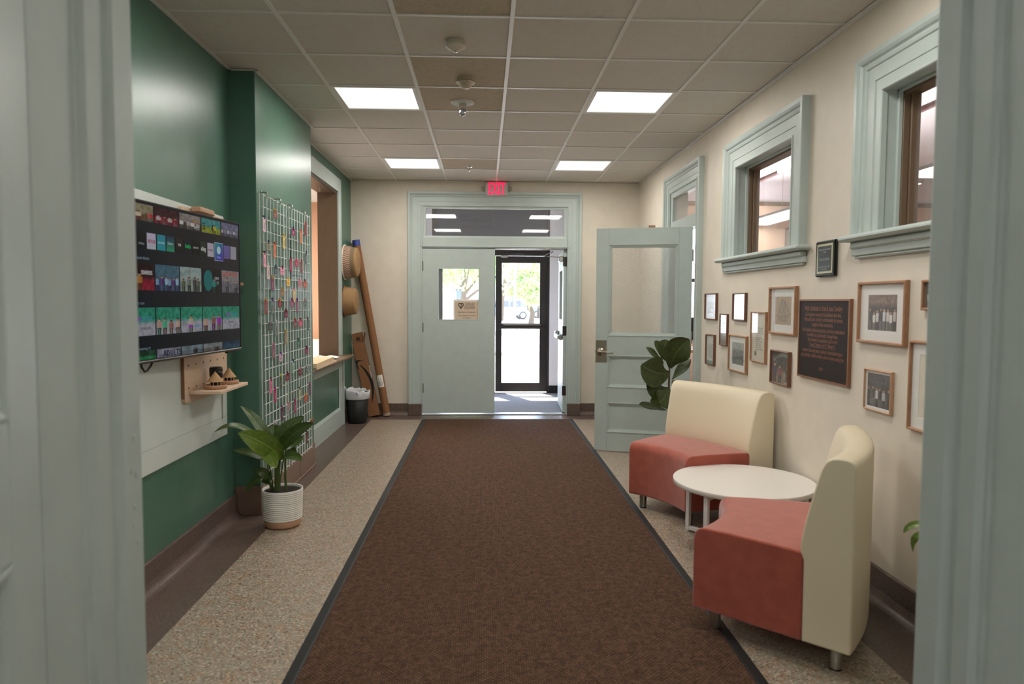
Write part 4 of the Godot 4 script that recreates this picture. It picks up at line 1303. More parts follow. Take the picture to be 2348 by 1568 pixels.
	for r in 5:
		for c in 6:
			var hs := Sh.new()
			hs.t = Transform3D(Basis(Vector3.RIGHT, PI / 2), Vector3(-0.262 + c * 0.104, 0.945 + r * 0.125, 0.0182))
			hs.lathe(Vector3.ZERO, [Vector2(0.0068, 0), Vector2(0.0068, 0.0004), Vector2(0, 0.0004)], 10)
			if r < 3 or r == 4:
				obj("hole", hs, M.black, pg)
	var pk := obj("wooden_peg", Sh.new().span(Vector3(-0.1, -0.014, 0.0), Vector3(0.1, 0.02, 0.06), 0.008), M.oak_pale)
	pk.position = Vector3(XL + 0.031, 1.922, -4.07)
	pk.rotation.y = PI / 2
	tag(pk, "orange-toned wooden bar peeking over the top edge of the television", "bar")
	var pk2 := obj("wooden_peg", Sh.new().tube([Vector3(0, 0, 0), Vector3(0.09, 0, 0)], 0.011, 10), M.oak_pale)
	pk2.position = Vector3(XL + 0.002, 1.53, -4.62)
	tag(pk2, "short round wooden peg sticking out past the right edge of the television", "peg")
	var sh := thing("wall_shelf", "narrow plywood shelf fixed to the pegboard, holding woven souvenirs", "shelf", Vector3(XL + 0.031, 0.91, -4.13), 90)
	obj("board", Sh.new().span(Vector3(-0.225, 0, 0), Vector3(0.225, 0.018, 0.17), 0.002), M.ply, sh)
	obj("bracket", Sh.new().span(Vector3(0.17, -0.012, 0.0), Vector3(0.19, 0.0, 0.06), 0.002), M.black, sh)
	hut(Vector3(-1.52, 0.929, -4.02), 0.058, "miniature thatched hut in a woven tray at the near end of the shelf")
	hut(Vector3(-1.53, 0.929, -4.26), 0.054, "miniature thatched hut in a woven tray at the far end of the shelf")
	var cup := thing("black_cup", "black rounded cup standing between the two miniature huts", "cup", Vector3(-1.56, 0.9285, -4.14))
	var cs := Sh.new()
	cs.g = 0
	cs.lathe(Vector3.ZERO, [Vector2(0, 0), Vector2(0.022, 0), Vector2(0.025, 0.012), Vector2(0.024, 0.03), Vector2(0.03, 0.04), Vector2(0.036, 0.06), Vector2(0.037, 0.1), Vector2(0.034, 0.11), Vector2(0.028, 0.112), Vector2(0.026, 0.1), Vector2(0, 0.06)], 20)
	obj("bowl", cs, M.black, cup)
	var rb := Sh.new()
	rb.tube([Vector3(0.026, 0.088, 0.03), Vector3(0.034, 0.086, 0.022), Vector3(0.04, 0.078, 0.008), Vector3(0.042, 0.08, -0.004), Vector3(0.04, 0.075, -0.012)], 0.0015, 5)
	obj("cord", rb, M.ply, cup)


const SCREEN := 0.4


func hut(at: Vector3, r: float, label: String) -> void:
	var o := thing("miniature_hut", label, "souvenir", at, 0, "miniature huts on the plywood shelf")
	var s := Sh.new()
	s.g = 0
	s.lathe(Vector3.ZERO, [Vector2(0, 0), Vector2(r, 0), Vector2(r * 1.04, 0.004), Vector2(r * 1.04, 0.02), Vector2(r * 0.98, 0.023), Vector2(r * 0.92, 0.02), Vector2(r * 0.9, 0.008), Vector2(0, 0.008)], 24)
	obj("tray", s, M.oak, o)
	s = Sh.new()
	for k in 8:
		var a := TAU * k / 8
		s.tube([Vector3(cos(a), 0, sin(a)) * r * 0.5 + Vector3(0, 0.008, 0), Vector3(cos(a), 0, sin(a)) * r * 0.5 + Vector3(0, 0.045, 0)], 0.003, 5)
	obj("posts", s, M.ply, o)
	s = Sh.new()
	s.g = 0
	s.lathe(Vector3.ZERO, [Vector2(0, 0.009), Vector2(r * 0.42, 0.009), Vector2(r * 0.42, 0.043), Vector2(0, 0.043)], 14)
	obj("hut_wall", s, M.black, o)
	s = Sh.new()
	var prof := []
	for k in 7:
		var f := k / 6.0
		prof.append(Vector2(r * 0.74 * (1.0 - f) + 0.002, 0.04 + 0.056 * f))
		if k < 6:
			prof.append(Vector2(r * 0.74 * (1.0 - f) - 0.002, 0.04 + 0.056 * (f + 0.08)))
	s.lathe(Vector3.ZERO, [Vector2(0, 0.04)] + prof + [Vector2(0, 0.1)], 18)
	obj("thatch", s, mat(C(176, 140, 100), 0.9), o)


func wire_grid() -> void:
	var p := 0.0765
	var labels := ["white wire display grid on the pilaster, panel nearest the television", "white wire display grid on the pilaster, panel nearest the counter opening"]
	for g in 2:
		var z0: float = -4.70 if g == 0 else -5.305
		var n: int = 8 if g == 0 else 9
		var o := thing("display_grid", labels[g], "wire grid", Vector3(-1.448, 0, z0), 0, "wire display grids on the pilaster")
		var wv := Sh.new().tube([Vector3(0, 0.19, 0), Vector3(0, 2.125, 0)], 0.0034, 6).mesh()
		for k in n:
			var w := obj("upright_wire", wv, M.wire, o)
			w.position.z = -p * k
		for z in [0.0, -p * (n - 1) - 0.012 * (1 - g)]:
			var w := obj("upright_wire", wv, M.wire, o)
			w.position = Vector3(-0.022, 0, z + (0.006 if z == 0.0 else -0.004))
		var wh := Sh.new().tube([Vector3(0, 0, 0.004), Vector3(0, 0, -p * (n - 1) - 0.004 - 0.012 * (1 - g))], 0.0034, 6).mesh()
		for k in 26:
			var w := obj("cross_wire", wh, M.wire, o)
			w.position = Vector3(-0.006, 2.115 - p * k, 0)
		for k in [1, n - 3]:
			var h := Sh.new()
			h.tube([Vector3(-0.034, 2.14, -p * k), Vector3(-0.012, 2.143, -p * k), Vector3(0.004, 2.136, -p * k), Vector3(0.006, 2.115, -p * k), Vector3(-0.006, 2.108, -p * k)], 0.0045, 6)
			h.span(Vector3(-0.0369, 2.125, -p * k - 0.008), Vector3(-0.033, 2.155, -p * k + 0.008), 0.001)
			obj("hook", h, M.steel, o)
	var rails := Sh.new()
	rails.span(Vector3(-1.4848, 1.895, -5.235), Vector3(-1.478, 1.905, -5.02))
	rails.span(Vector3(-1.4848, 1.58, -5.455), Vector3(-1.478, 1.93, -5.447))
	rails.span(Vector3(-1.4848, 1.617, -5.8), Vector3(-1.478, 1.624, -5.53))
	rails.span(Vector3(-1.4848, 1.34, -5.8), Vector3(-1.478, 1.346, -5.53))
	tag(obj("wall_bracket", rails, M.black), "thin black mounting strips on the green pilaster behind the wire grids", "bracket")
	# cards pegged to the wires: colour name, colour, z, row of wires from the top, upright?, peg colour
	var cards := [["brown patterned", C(120, 70, 60), -4.937, 1, 0, "yellow"], ["pale pink", C(214, 180, 190), -4.692, 2, 1, "navy"], ["magenta purple", C(140, 50, 96), -5.397, 2, 0, "navy"], ["orange", C(220, 130, 92), -5.611, 2, 1, "orange"], ["crimson", C(160, 50, 66), -5.767, 1, 1, "red"], ["yellow", C(220, 184, 104), -5.143, 3, 1, "yellow"],
		["olive grey", C(136, 132, 108), -4.779, 4, 0, "navy"], ["orange", C(222, 126, 88), -4.916, 4, 1, "red"], ["pink", C(222, 158, 176), -4.692, 5, 1, "dark"], ["pale pink flowered", C(214, 186, 186), -4.763, 6, 1, "white"], ["slate grey", C(70, 80, 84), -4.933, 6, 0, "teal"], ["pink", C(226, 150, 178), -5.089, 6, 0, "maroon"],
		["crimson", C(158, 42, 72), -5.316, 5, 1, "maroon"], ["crimson and white", C(176, 60, 88), -5.481, 5, 0, "pink"], ["dull crimson", C(130, 50, 64), -5.627, 5, 1, "red"], ["smoky grey", C(104, 120, 122), -5.775, 4, 1, "navy"], ["plum", C(126, 60, 96), -4.852, 7, 1, "yellow"], ["yellow", C(228, 186, 92), -5.238, 7, 0, "yellow"],
		["dusty pink", C(196, 124, 138), -5.56, 7, 0, "pink"], ["orange red", C(198, 88, 66), -5.718, 7, 0, "black"], ["tan brown", C(140, 108, 80), -5.082, 8, 0, "yellow"], ["cream yellow", C(228, 194, 128), -5.394, 8, 1, "pink"], ["dark rose", C(140, 60, 68), -4.705, 9, 1, "yellow"], ["grey lettered", C(120, 130, 132), -4.851, 9, 1, "purple"],
		["maroon and white", C(128, 46, 50), -5.021, 9, 0, "yellow"], ["mauve", C(150, 84, 122), -5.336, 9, 0, "purple"], ["mauve", C(142, 82, 112), -5.481, 9, 1, "purple"], ["grey green", C(92, 112, 108), -5.726, 9, 0, "pink"], ["plum", C(110, 44, 70), -5.167, 10, 0, "maroon"], ["charcoal", C(66, 66, 66), -4.792, 11, 0, "grey"],
		["light grey", C(132, 138, 136), -4.928, 11, 1, "white"], ["olive tan", C(150, 122, 88), -5.155, 12, 1, "yellow"], ["dusty mauve", C(130, 78, 92), -5.417, 11, 0, "red"], ["hot pink", C(212, 92, 124), -5.574, 11, 0, "maroon"], ["dark smoky", C(92, 96, 98), -5.798, 11, 1, "maroon"], ["mauve lettered", C(140, 92, 106), -4.856, 13, 1, "pink"],
		["pale lilac", C(200, 170, 186), -5.028, 14, 0, "purple"], ["leafy green", C(76, 116, 94), -5.499, 13, 0, "green"], ["magenta", C(146, 44, 90), -5.75, 14, 0, "black"], ["rose pink", C(214, 118, 144), -4.784, 16, 1, "maroon"], ["dark olive", C(86, 96, 76), -5.023, 16, 1, "lime"], ["maroon and white", C(120, 50, 62), -5.187, 16, 0, "maroon"],
		["mint", C(170, 202, 186), -5.347, 15, 1, "navy"], ["maroon", C(116, 50, 64), -5.54, 16, 0, "pink"], ["grey flowered", C(104, 112, 112), -5.757, 16, 0, "white"], ["crimson", C(160, 48, 82), -4.878, 17, 1, "magenta"], ["cream", C(196, 196, 160), -5.519, 18, 1, "green"], ["rust red", C(184, 84, 58), -5.709, 19, 0, "yellow"],
		["dark purple", C(112, 60, 92), -5.84, 18, 1, "magenta"], ["crimson", C(150, 60, 80), -5.38, 19, 1, "magenta"], ["silver pink", C(160, 146, 148), -5.199, 19, 0, "pink"], ["dark purple", C(86, 44, 70), -5.036, 19, 1, "magenta"], ["grey", C(120, 120, 118), -4.88, 20, 1, "white"], ["maroon", C(136, 54, 50), -5.886, 22, 0, "yellow"], ["maroon", C(104, 50, 56), -5.721, 23, 1, "dark"]]
	var pegs := {"yellow": C(206, 176, 50), "navy": C(40, 44, 100), "orange": C(214, 104, 40), "red": C(190, 50, 44), "dark": C(48, 44, 48), "white": C(220, 214, 212), "teal": C(50, 90, 104), "maroon": C(96, 24, 44), "pink": C(220, 120, 150), "black": C(30, 30, 30), "purple": C(100, 40, 130), "grey": C(150, 150, 150), "green": C(50, 90, 60), "lime": C(190, 200, 50), "magenta": C(160, 30, 130)}
	var pegm := {}
	for k in pegs:
		pegm[k] = mat(pegs[k], 0.5)
	var port := Sh.new().span(Vector3(0, -0.09, -0.027), Vector3(0.0008, 0.004, 0.027)).mesh()
	var land := Sh.new().span(Vector3(0, -0.05, -0.046), Vector3(0.0008, 0.004, 0.046)).mesh()
	var ps := Sh.new()
	ps.span(Vector3(0.0008, -0.01, -0.0036), Vector3(0.005, 0.0165, 0.0036), 0.001)
	ps.span(Vector3(-0.007, 0.005, -0.0036), Vector3(0.001, 0.0165, 0.0036), 0.001)
	var peg := ps.mesh()
	var ord := ["top", "second", "third", "fourth", "fifth", "sixth", "seventh", "eighth", "ninth", "tenth", "eleventh", "twelfth", "thirteenth", "fourteenth", "fifteenth", "sixteenth", "seventeenth", "eighteenth", "nineteenth", "twentieth", "twenty-first", "twenty-second", "twenty-third", "twenty-fourth"]
	for c in cards:
		var y: float = 2.115 - p * c[3]
		var lb := "%s %s card held by a %s peg, %s cross wire down, %s grid" % [c[0], "upright" if c[4] else "wide", c[5], ord[c[3]], "near" if c[2] > -5.28 else "far"]
		var o := thing("pegged_card", lb, "card", Vector3(-1.4405, y + 0.002, c[2]), 0, "cards pegged to the wire display grids")
		var up: bool = c[4] == 1
		obj("card", port if up else land, mat(c[1], 0.7), o)
		obj("peg", peg, pegm[c[5]], o)
		var pr := Sh.new()
		if up:
			pr.span(Vector3(0.0008, -0.07, -0.008), Vector3(0.0012, -0.03, 0.004))
		else:
			pr.span(Vector3(0.0008, -0.03, -0.022), Vector3(0.0012, -0.022, 0.022)).span(Vector3(0.0008, -0.04, -0.015), Vector3(0.0012, -0.035, 0.015))
		obj("print", pr, mat(c[1].lightened(0.3) if c[1].get_luminance() < 0.5 else c[1].darkened(0.3), 0.7), o)


func bez(a: Vector3, m: Vector3, b: Vector3, f: float) -> Vector3:
	var c := m * 2.0 - (a + b) * 0.5
	return a.lerp(c, f).lerp(c.lerp(b, f), f)


# a leaf blade along base-mid-tip whose upper face is turned towards «facing»
func blade(a: Vector3, m: Vector3, b: Vector3, w: float, facing: Vector3, fold := 0.25, wave := 0.0, round := 0.8, seed_ := 1) -> Sh:
	var s := Sh.new()
	s.g = 0
	var rows := []
	var n := 14
	var across := 8
	for i in n + 1:
		var f := float(i) / n
		var p := bez(a, m, b, f)
		var tg := (bez(a, m, b, minf(1.0, f + 0.03)) - bez(a, m, b, maxf(0.0, f - 0.03))).normalized()
		var side := tg.cross(facing).normalized()
		var nn := side.cross(tg).normalized()
		var half := w * 0.5 * pow(sin(PI * clampf(pow(f, round) * 0.97 + 0.02, 0.0, 1.0)), 0.75)
		var row := []
		for k in across + 1:
			var u := float(k) / across * 2.0 - 1.0
			var lift := fold * absf(u) * half + wave * w * sin(f * 9.0 + seed_ + (1.5 if u > 0 else 0.0)) * u * u
			row.append(p + side * (u * half) + nn * lift)
		rows.append(row)
	s.sheet(rows)
	return s


func plants() -> void:
	var o := thing("potted_plant", "broad-leaved green plant in a ribbed white pot with a tan foot", "plant", Vector3(-1.28, 0, -4.46))
	var R := 0.124
	var s := Sh.new()
	s.g = 0
	var prof := [Vector2(R * 0.93, 0.05)]
	for k in 15:
		var y := 0.05 + k * 0.0122
		var r := lerpf(R * 0.94, R, k / 14.0)
		prof.append(Vector2(r + 0.0022, y + 0.003))
		prof.append(Vector2(r + 0.003, y + 0.006))
		prof.append(Vector2(r + 0.0022, y + 0.009))
		prof.append(Vector2(r - 0.001, y + 0.0115))
	prof.append_array([Vector2(R + 0.002, 0.238), Vector2(R, 0.241), Vector2(R - 0.006, 0.239), Vector2(R - 0.009, 0.222)])
	s.lathe(Vector3.ZERO, prof, 48)
	obj("pot", s, M.ceramic, o)
	s = Sh.new()
	s.g = 0
	s.lathe(Vector3.ZERO, [Vector2(0, 0.0), Vector2(R * 0.74, 0.0), Vector2(R * 0.84, 0.006), Vector2(R * 0.9, 0.02), Vector2(R * 0.93, 0.051)], 48)
	obj("pot_foot", s, M.clay, o)
	s = Sh.new()
	s.lathe(Vector3.ZERO, [Vector2(R - 0.008, 0.224), Vector2(R * 0.5, 0.23), Vector2(0, 0.226)], 32)
	obj("soil", s, M.soil, o)
	var base := Vector3(-1.28, 0, -4.46)
	var sun := Vector3(0.5, 0.35, 0.8).normalized()
	var lv := [
		[Vector3(-1.349, 0.5, -4.46), Vector3(-1.413, 0.645, -4.44), Vector3(-1.543, 0.762, -4.48), 0.081, Vector3(0.7, 0.5, 0.6), "leaf"],
		[Vector3(-1.37, 0.52, -4.44), Vector3(-1.495, 0.652, -4.33), Vector3(-1.615, 0.64, -4.25), 0.067, Vector3(0.1, 1, 0.45), "leaf"],
		[Vector3(-1.269, 0.437, -4.43), Vector3(-1.36, 0.56, -4.32), Vector3(-1.481, 0.628, -4.26), 0.140, Vector3(0.1, 0.25, 1), "leaf_bright"],
		[Vector3(-1.373, 0.51, -4.41), Vector3(-1.314, 0.463, -4.34), Vector3(-1.27, 0.409, -4.29), 0.091, Vector3(0.2, 0.4, 1), "leaf_bright"],
		[Vector3(-1.339, 0.414, -4.46), Vector3(-1.45, 0.471, -4.41), Vector3(-1.575, 0.49, -4.44), 0.073, Vector3(0.1, 1, 0.6), "leaf"],
		[Vector3(-1.332, 0.5, -4.46), Vector3(-1.248, 0.603, -4.48), Vector3(-1.156, 0.687, -4.52), 0.122, Vector3(-0.2, 0.5, 1), "leaf"],
		[Vector3(-1.299, 0.48, -4.44), Vector3(-1.177, 0.603, -4.36), Vector3(-1.042, 0.682, -4.3), 0.098, Vector3(-0.2, 0.35, 1), "leaf"],
		[Vector3(-1.269, 0.504, -4.49), Vector3(-1.217, 0.519, -4.53), Vector3(-1.168, 0.556, -4.56), 0.067, Vector3(0, 0.7, 1), "leaf"],
		[Vector3(-1.283, 0.434, -4.42), Vector3(-1.184, 0.468, -4.34), Vector3(-1.109, 0.455, -4.28), 0.073, Vector3(0, 1, 0.7), "leaf"],
		[Vector3(-1.352, 0.288, -4.46), Vector3(-1.389, 0.347, -4.42), Vector3(-1.443, 0.363, -4.4), 0.067, Vector3(0.2, 0.7, 0.8), "leaf"],
		[Vector3(-1.364, 0.265, -4.46), Vector3(-1.418, 0.308, -4.44), Vector3(-1.499, 0.226, -4.43), 0.073, Vector3(0.1, 0.8, 0.8), "leaf"],
		[Vector3(-1.264, 0.435, -4.49), Vector3(-1.235, 0.457, -4.52), Vector3(-1.218, 0.488, -4.54), 0.061, Vector3(-0.3, 0.5, 1), "leaf"],
		[Vector3(-1.325, 0.46, -4.5), Vector3(-1.35, 0.575, -4.54), Vector3(-1.36, 0.629, -4.56), 0.098, Vector3(0.2, 0.2, 1), "leaf"]]
	var k := 0
	for q in lv:
		var sh := blade(q[0] - base, q[1] - base, q[2] - base, q[3], q[4].normalized(), 0.22, 0.03, 0.85, k)
		obj("leaf", sh, M[q[5]], o)
		k += 1
	for q in [[Vector3(-1.315, 0.2, -4.45), Vector3(-1.314, 0.285, -4.45), Vector3(-1.316, 0.47, -4.45), 0.016], [Vector3(-1.3, 0.2, -4.45), Vector3(-1.3, 0.313, -4.45), Vector3(-1.286, 0.44, -4.44), 0.012], [Vector3(-1.25, 0.2, -4.45), Vector3(-1.258, 0.342, -4.45), Vector3(-1.255, 0.512, -4.47), 0.009], [Vector3(-1.289, 0.2, -4.45), Vector3(-1.291, 0.285, -4.45), Vector3(-1.268, 0.44, -4.47), 0.006],
		[Vector3(-1.345, 0.2, -4.45), Vector3(-1.36, 0.314, -4.45), Vector3(-1.383, 0.52, -4.47), 0.006], [Vector3(-1.335, 0.2, -4.45), Vector3(-1.343, 0.308, -4.45), Vector3(-1.37, 0.505, -4.42), 0.006], [Vector3(-1.334, 0.2, -4.45), Vector3(-1.344, 0.25, -4.455), Vector3(-1.36, 0.29, -4.46), 0.006]]:
		var pts := []
		for i in 6:
			pts.append(bez(q[0], q[1], q[2], i / 5.0) - base)
		obj("stem", Sh.new().tube(pts, q[3], 8, true, q[3] * 0.6), M.stem, o)
	# fig behind the far chair
	base = Vector3(1.53, 0, -5.78)
	o = thing("fig_plant", "fiddle-leaf fig with large dark leaves rising behind the far lounge chair", "plant", base)
	lv = [[Vector3(1.534, 0.885, -5.75), Vector3(1.565, 1.007, -5.7), Vector3(1.658, 1.13, -5.65), 0.215, Vector3(-0.25, 0.15, 1)], [Vector3(1.52, 0.92, -5.75), Vector3(1.443, 1.029, -5.71), Vector3(1.386, 1.112, -5.69), 0.111, Vector3(0.6, 0.3, 0.8)], [Vector3(1.52, 0.946, -5.77), Vector3(1.505, 1.036, -5.8), Vector3(1.512, 1.116, -5.83), 0.143, Vector3(0.2, 0.1, 1)],
		[Vector3(1.483, 0.923, -5.77), Vector3(1.407, 0.992, -5.77), Vector3(1.334, 1.056, -5.78), 0.078, Vector3(0.5, 0.6, 0.7)], [Vector3(1.515, 0.85, -5.72), Vector3(1.4, 0.855, -5.65), Vector3(1.261, 0.923, -5.61), 0.260, Vector3(0.05, 0.15, 1)], [Vector3(1.55, 0.791, -5.75), Vector3(1.614, 0.872, -5.72), Vector3(1.699, 0.959, -5.73), 0.091, Vector3(-0.6, 0.35, 0.7)],
		[Vector3(1.522, 0.725, -5.72), Vector3(1.42, 0.702, -5.65), Vector3(1.307, 0.764, -5.62), 0.156, Vector3(0, 0.4, 1)], [Vector3(1.512, 0.719, -5.69), Vector3(1.447, 0.652, -5.61), Vector3(1.401, 0.62, -5.57), 0.182, Vector3(0.1, 0.1, 1)], [Vector3(1.507, 0.539, -5.73), Vector3(1.376, 0.571, -5.67), Vector3(1.253, 0.6, -5.63), 0.104, Vector3(-0.1, 0.9, 0.6)],
		[Vector3(1.527, 0.57, -5.77), Vector3(1.454, 0.601, -5.78), Vector3(1.379, 0.603, -5.78), 0.104, Vector3(0, 0.3, 1)], [Vector3(1.55, 0.772, -5.75), Vector3(1.597, 0.738, -5.73), Vector3(1.65, 0.679, -5.75), 0.130, Vector3(-0.2, 0.5, 1)], [Vector3(1.539, 0.633, -5.75), Vector3(1.598, 0.659, -5.73), Vector3(1.66, 0.642, -5.75), 0.130, Vector3(-0.1, 0.9, 0.6)]]
	k = 0
	for q in lv:
		obj("leaf", blade(q[0] - base, q[1] - base, q[2] - base, q[3], q[4].normalized(), 0.18, 0.035, 1.5, k * 2), M.leaf_fig, o)
		k += 1
	obj("trunk", Sh.new().tube([Vector3(0, 0.24, 0), Vector3(0.01, 0.5, 0.02), Vector3(-0.005, 0.75, 0.03), Vector3(0, 0.95, 0.03)], 0.011, 8, true, 0.006), M.bark, o)
	s = Sh.new()
	s.g = 0
	s.lathe(Vector3.ZERO, [Vector2(0, 0), Vector2(0.1, 0), Vector2(0.13, 0.25), Vector2(0.135, 0.28), Vector2(0.122, 0.28), Vector2(0.118, 0.25), Vector2(0, 0.25)], 32)
	obj("pot", s, M.ceramic, o)
	# a plant almost hidden by the right jamb
	base = Vector3(1.56, 0, -2.0)
	o = thing("potted_plant", "green leaf tips of a plant poking out behind the right-hand door jamb", "plant", base)
	k = 0
	for q in [[Vector3(1.53, 0.69, -2.16), Vector3(1.44, 0.702, -2.23), Vector3(1.394, 0.667, -2.25), 0.03], [Vector3(1.53, 0.67, -2.16), Vector3(1.45, 0.665, -2.24), Vector3(1.435, 0.6, -2.26), 0.028], [Vector3(1.58, 0.7, -2.0), Vector3(1.6, 0.82, -1.95), Vector3(1.66, 0.86, -1.9), 0.05], [Vector3(1.57, 0.68, -1.98), Vector3(1.6, 0.75, -2.1), Vector3(1.68, 0.72, -2.16), 0.05]]:
		obj("leaf", blade(q[0] - base, q[1] - base, q[2] - base, q[3], Vector3(0, 0.8, 0.6), 0.2, 0.02, 0.9, k), M.leaf_bright, o)
		k += 1
	obj("stem", Sh.new().tube([Vector3(0, 0.3, 0), Vector3(-0.01, 0.5, -0.03), Vector3(-0.03, 0.68, -0.16)], 0.006, 6), M.stem, o)
	obj("stem", Sh.new().tube([Vector3(0, 0.3, 0), Vector3(0.01, 0.5, 0.0), Vector3(0.02, 0.7, 0.0)], 0.006, 6), M.stem, o)
	s = Sh.new()
	s.g = 0
	s.lathe(Vector3.ZERO, [Vector2(0, 0), Vector2(0.11, 0), Vector2(0.14, 0.3), Vector2(0.13, 0.3), Vector2(0.12, 0.28), Vector2(0, 0.28)], 32)
	obj("pot", s, M.ceramic, o)


func weave_tex(bands: bool) -> ImageTexture:
	var w := 512
	var h := 128
	var im := Image.create(w, h, false, Image.FORMAT_RGB8)
	for y in h:
		for x in w:
			var f := 1.0 - float(y) / h      # 0 at brim, 1 at crown centre
			var a := int(floor((x + y * 1.5) / 10.0))
			var b := int(floor((x - y * 1.5) / 10.0))
			var c := C(196, 158, 110) if (a + b) % 2 == 0 else C(164, 124, 82)
			if bands and f < 0.58:
				var st := int(floor((x + y * 2.0) / 9.0)) % 2
				if f > 0.4:
					c = C(36, 32, 30) if st == 0 else C(206, 176, 132)
				elif f > 0.05:
					var zz := int(floor((x + (y % 22 if int(y / 22.0) % 2 == 0 else 22 - y % 22) * 1.4) / 10.0)) % 3
					c = C(222, 206, 184) if zz == 0 else (C(140, 64, 54) if zz == 1 else C(190, 160, 130))
				else:
					c = C(230, 222, 208)
			var fx := fposmod((x + y * 1.5) / 10.0, 1.0)
			var fy := fposmod((x - y * 1.5) / 10.0, 1.0)
			if minf(fx, fy) < 0.14:
				c = c.darkened(0.35)
			im.set_pixel(x, y, c)
	return ImageTexture.create_from_image(im)


func corner_things() -> void:
	# baskets hanging as rounds on the green wall strip
	var labels := ["patterned woven basket hat hung on the green wall, the upper one", "plain straw basket hat hung on the green wall, the lower one"]
	for k in 2:
		var y: float = 1.875 if k == 0 else 1.42
		var o := thing("woven_hat", labels[k], "hat", Vector3(XL, y, -8.36), 0, "woven hats on the green wall")
		var s := Sh.new()
		s.g = 0
		var r := 0.2 if k == 0 else 0.175
		var d := 0.17 if k == 0 else 0.15
		s.t = Transform3D(Basis(Vector3(0, 0, 1), -PI / 2), Vector3.ZERO)
		var prof := []
		for i in 17:
			var f := i / 16.0
			var rr := r * lerpf(1.0, 0.86, minf(1.0, f / 0.62)) * (1.0 if f < 0.62 else pow(maxf(0.0, 1.0 - pow((f - 0.62) / 0.38, 2.2)), 0.5))
			prof.append(Vector2(maxf(rr, 0.0), 0.004 + d * (f / 0.62 * 0.84 if f < 0.62 else 0.84 + 0.16 * sin((f - 0.62) / 0.38 * PI / 2.0))))
		prof[16] = Vector2(0, 0.004 + d)
		s.lathe(Vector3.ZERO, prof, 48)
		var m := mat(Color.WHITE, 0.8)
		m.albedo_texture = weave_tex(k == 0)
		m.uv1_scale = Vector3(3 if k == 0 else 4, 1, 1)
		m.heightmap_enabled = true
		m.heightmap_texture = m.albedo_texture
		m.heightmap_scale = 0.3
		# restart with texture coordinates
		obj("weave", s, m, o)
		var rim := []
		for i in 41:
			var a := TAU * i / 40
			rim.append(Vector3(0.012, cos(a) * r, sin(a) * r))
		obj("rim", Sh.new().tube(rim, 0.009, 8), mat(C(224, 214, 196) if k == 0 else C(150, 104, 72), 0.8), o)
	# waste bin
	var o := thing("waste_bin", "black waste bin with a white liner folded over the rim", "bin", Vector3(-1.49, 0, -8.26))
	var s := Sh.new()
	s.g = 0
	s.lathe(Vector3.ZERO, [Vector2(0, 0.004), Vector2(0.105, 0.0), Vector2(0.108, 0.006), Vector2(0.138, 0.36), Vector2(0.134, 0.36), Vector2(0.104, 0.02), Vector2(0, 0.02)], 40)
	obj("bucket", s, M.black, o)
	s = Sh.new()
	s.g = 0
	var rows := []
	var n := noise(2.2, 71)
	for q in [[0.1, 0.2], [0.118, 0.32], [0.131, 0.37], [0.137, 0.385], [0.146, 0.388], [0.15, 0.37], [0.148, 0.34], [0.146, 0.31], [0.141, 0.288], [0.139, 0.285]]:
		var row := []
		for i in 49:
			var a := TAU * i / 48
			var bump := n.get_noise_3d(cos(a) * 1.4, q[1] * 5.0, sin(a) * 1.4) * 0.014 * smoothstep(0.28, 0.36, q[1])
			var tall := n.get_noise_2d(cos(a) * 0.9 + 9.0, sin(a) * 0.9) * 0.03 * smoothstep(0.3, 0.37, q[1])
			row.append(Vector3(cos(a) * (q[0] + bump), q[1] + tall + 0.02 * smoothstep(0.3, 0.38, q[1]) * -cos(a), sin(a) * (q[0] + bump)))
		rows.append(row)
	s.sheet(rows, true)
	obj("liner", s, mat(C(206, 208, 210), 0.45), o)
	s = Sh.new()
	s.tube([Vector3(0.01, 0.378, 0.142), Vector3(0.02, 0.36, 0.152), Vector3(0.035, 0.345, 0.153)], 0.004, 5)
	obj("tie", s, mat(C(90, 92, 160), 0.5), o)
	# long tube leaning in the corner
	var foot := Vector3(-1.207, 0.012, -8.70)
	var head := Vector3(-1.58, 2.165, -8.745)
	o = thing("cardboard_tube", "tall brown cardboard tube with a blue-taped top leaning in the corner", "tube", foot)
	var ax := (head - foot).normalized()
	var L := (head - foot).length()
	var cyl := func(a: float, b: float, r: float) -> Sh: return Sh.new().tube([ax * a, ax * b], r, 28)
	obj("tube", cyl.call(0.0, L, 0.045), M.card, o)
	obj("tape", cyl.call(L - 0.075, L + 0.001, 0.0456), mat(C(58, 74, 150), 0.5), o)
	obj("end_tape", cyl.call(-0.001, 0.035, 0.0457), mat(C(170, 150, 130), 0.3), o)
	s = Sh.new()
	s.g = 0
	var side := ax.cross(Vector3(0, 0, 1)).normalized()
	var fr := side.cross(ax).normalized()
	if fr.z < 0:
		fr = -fr
	for y in [0.36, 0.39, 0.42, 0.45, 0.48]:
		var lrows := []
		for j in 2:
			var row := []
			for i in 9:
				var an := deg_to_rad(40.0 + i * 12.0)
				row.append(ax * (y + j * 0.031) + (-side * cos(an) * -1.0 + fr * sin(an)) * 0.0462)
			lrows.append(row)
		s.sheet(lrows)
	obj("shipping_label", s, M.paper, o)
	s = Sh.new()
	for i in 5:
		var an := deg_to_rad(64.0 + i * 14.0)
		s.tube([ax * 0.375 + (side * cos(an) + fr * sin(an)) * 0.0465, ax * (0.47 if i % 2 else 0.43) + (side * cos(an) + fr * sin(an)) * 0.0465], 0.002, 4)
	obj("print", s, M.ink, o)
	# flat delivery carton leaning beside it
	var bt := Vector3(-1.352, 0.0, -8.66)
	o = thing("delivery_carton", "long narrow cardboard carton with a black curved arrow leaning beside the tube", "carton", bt)
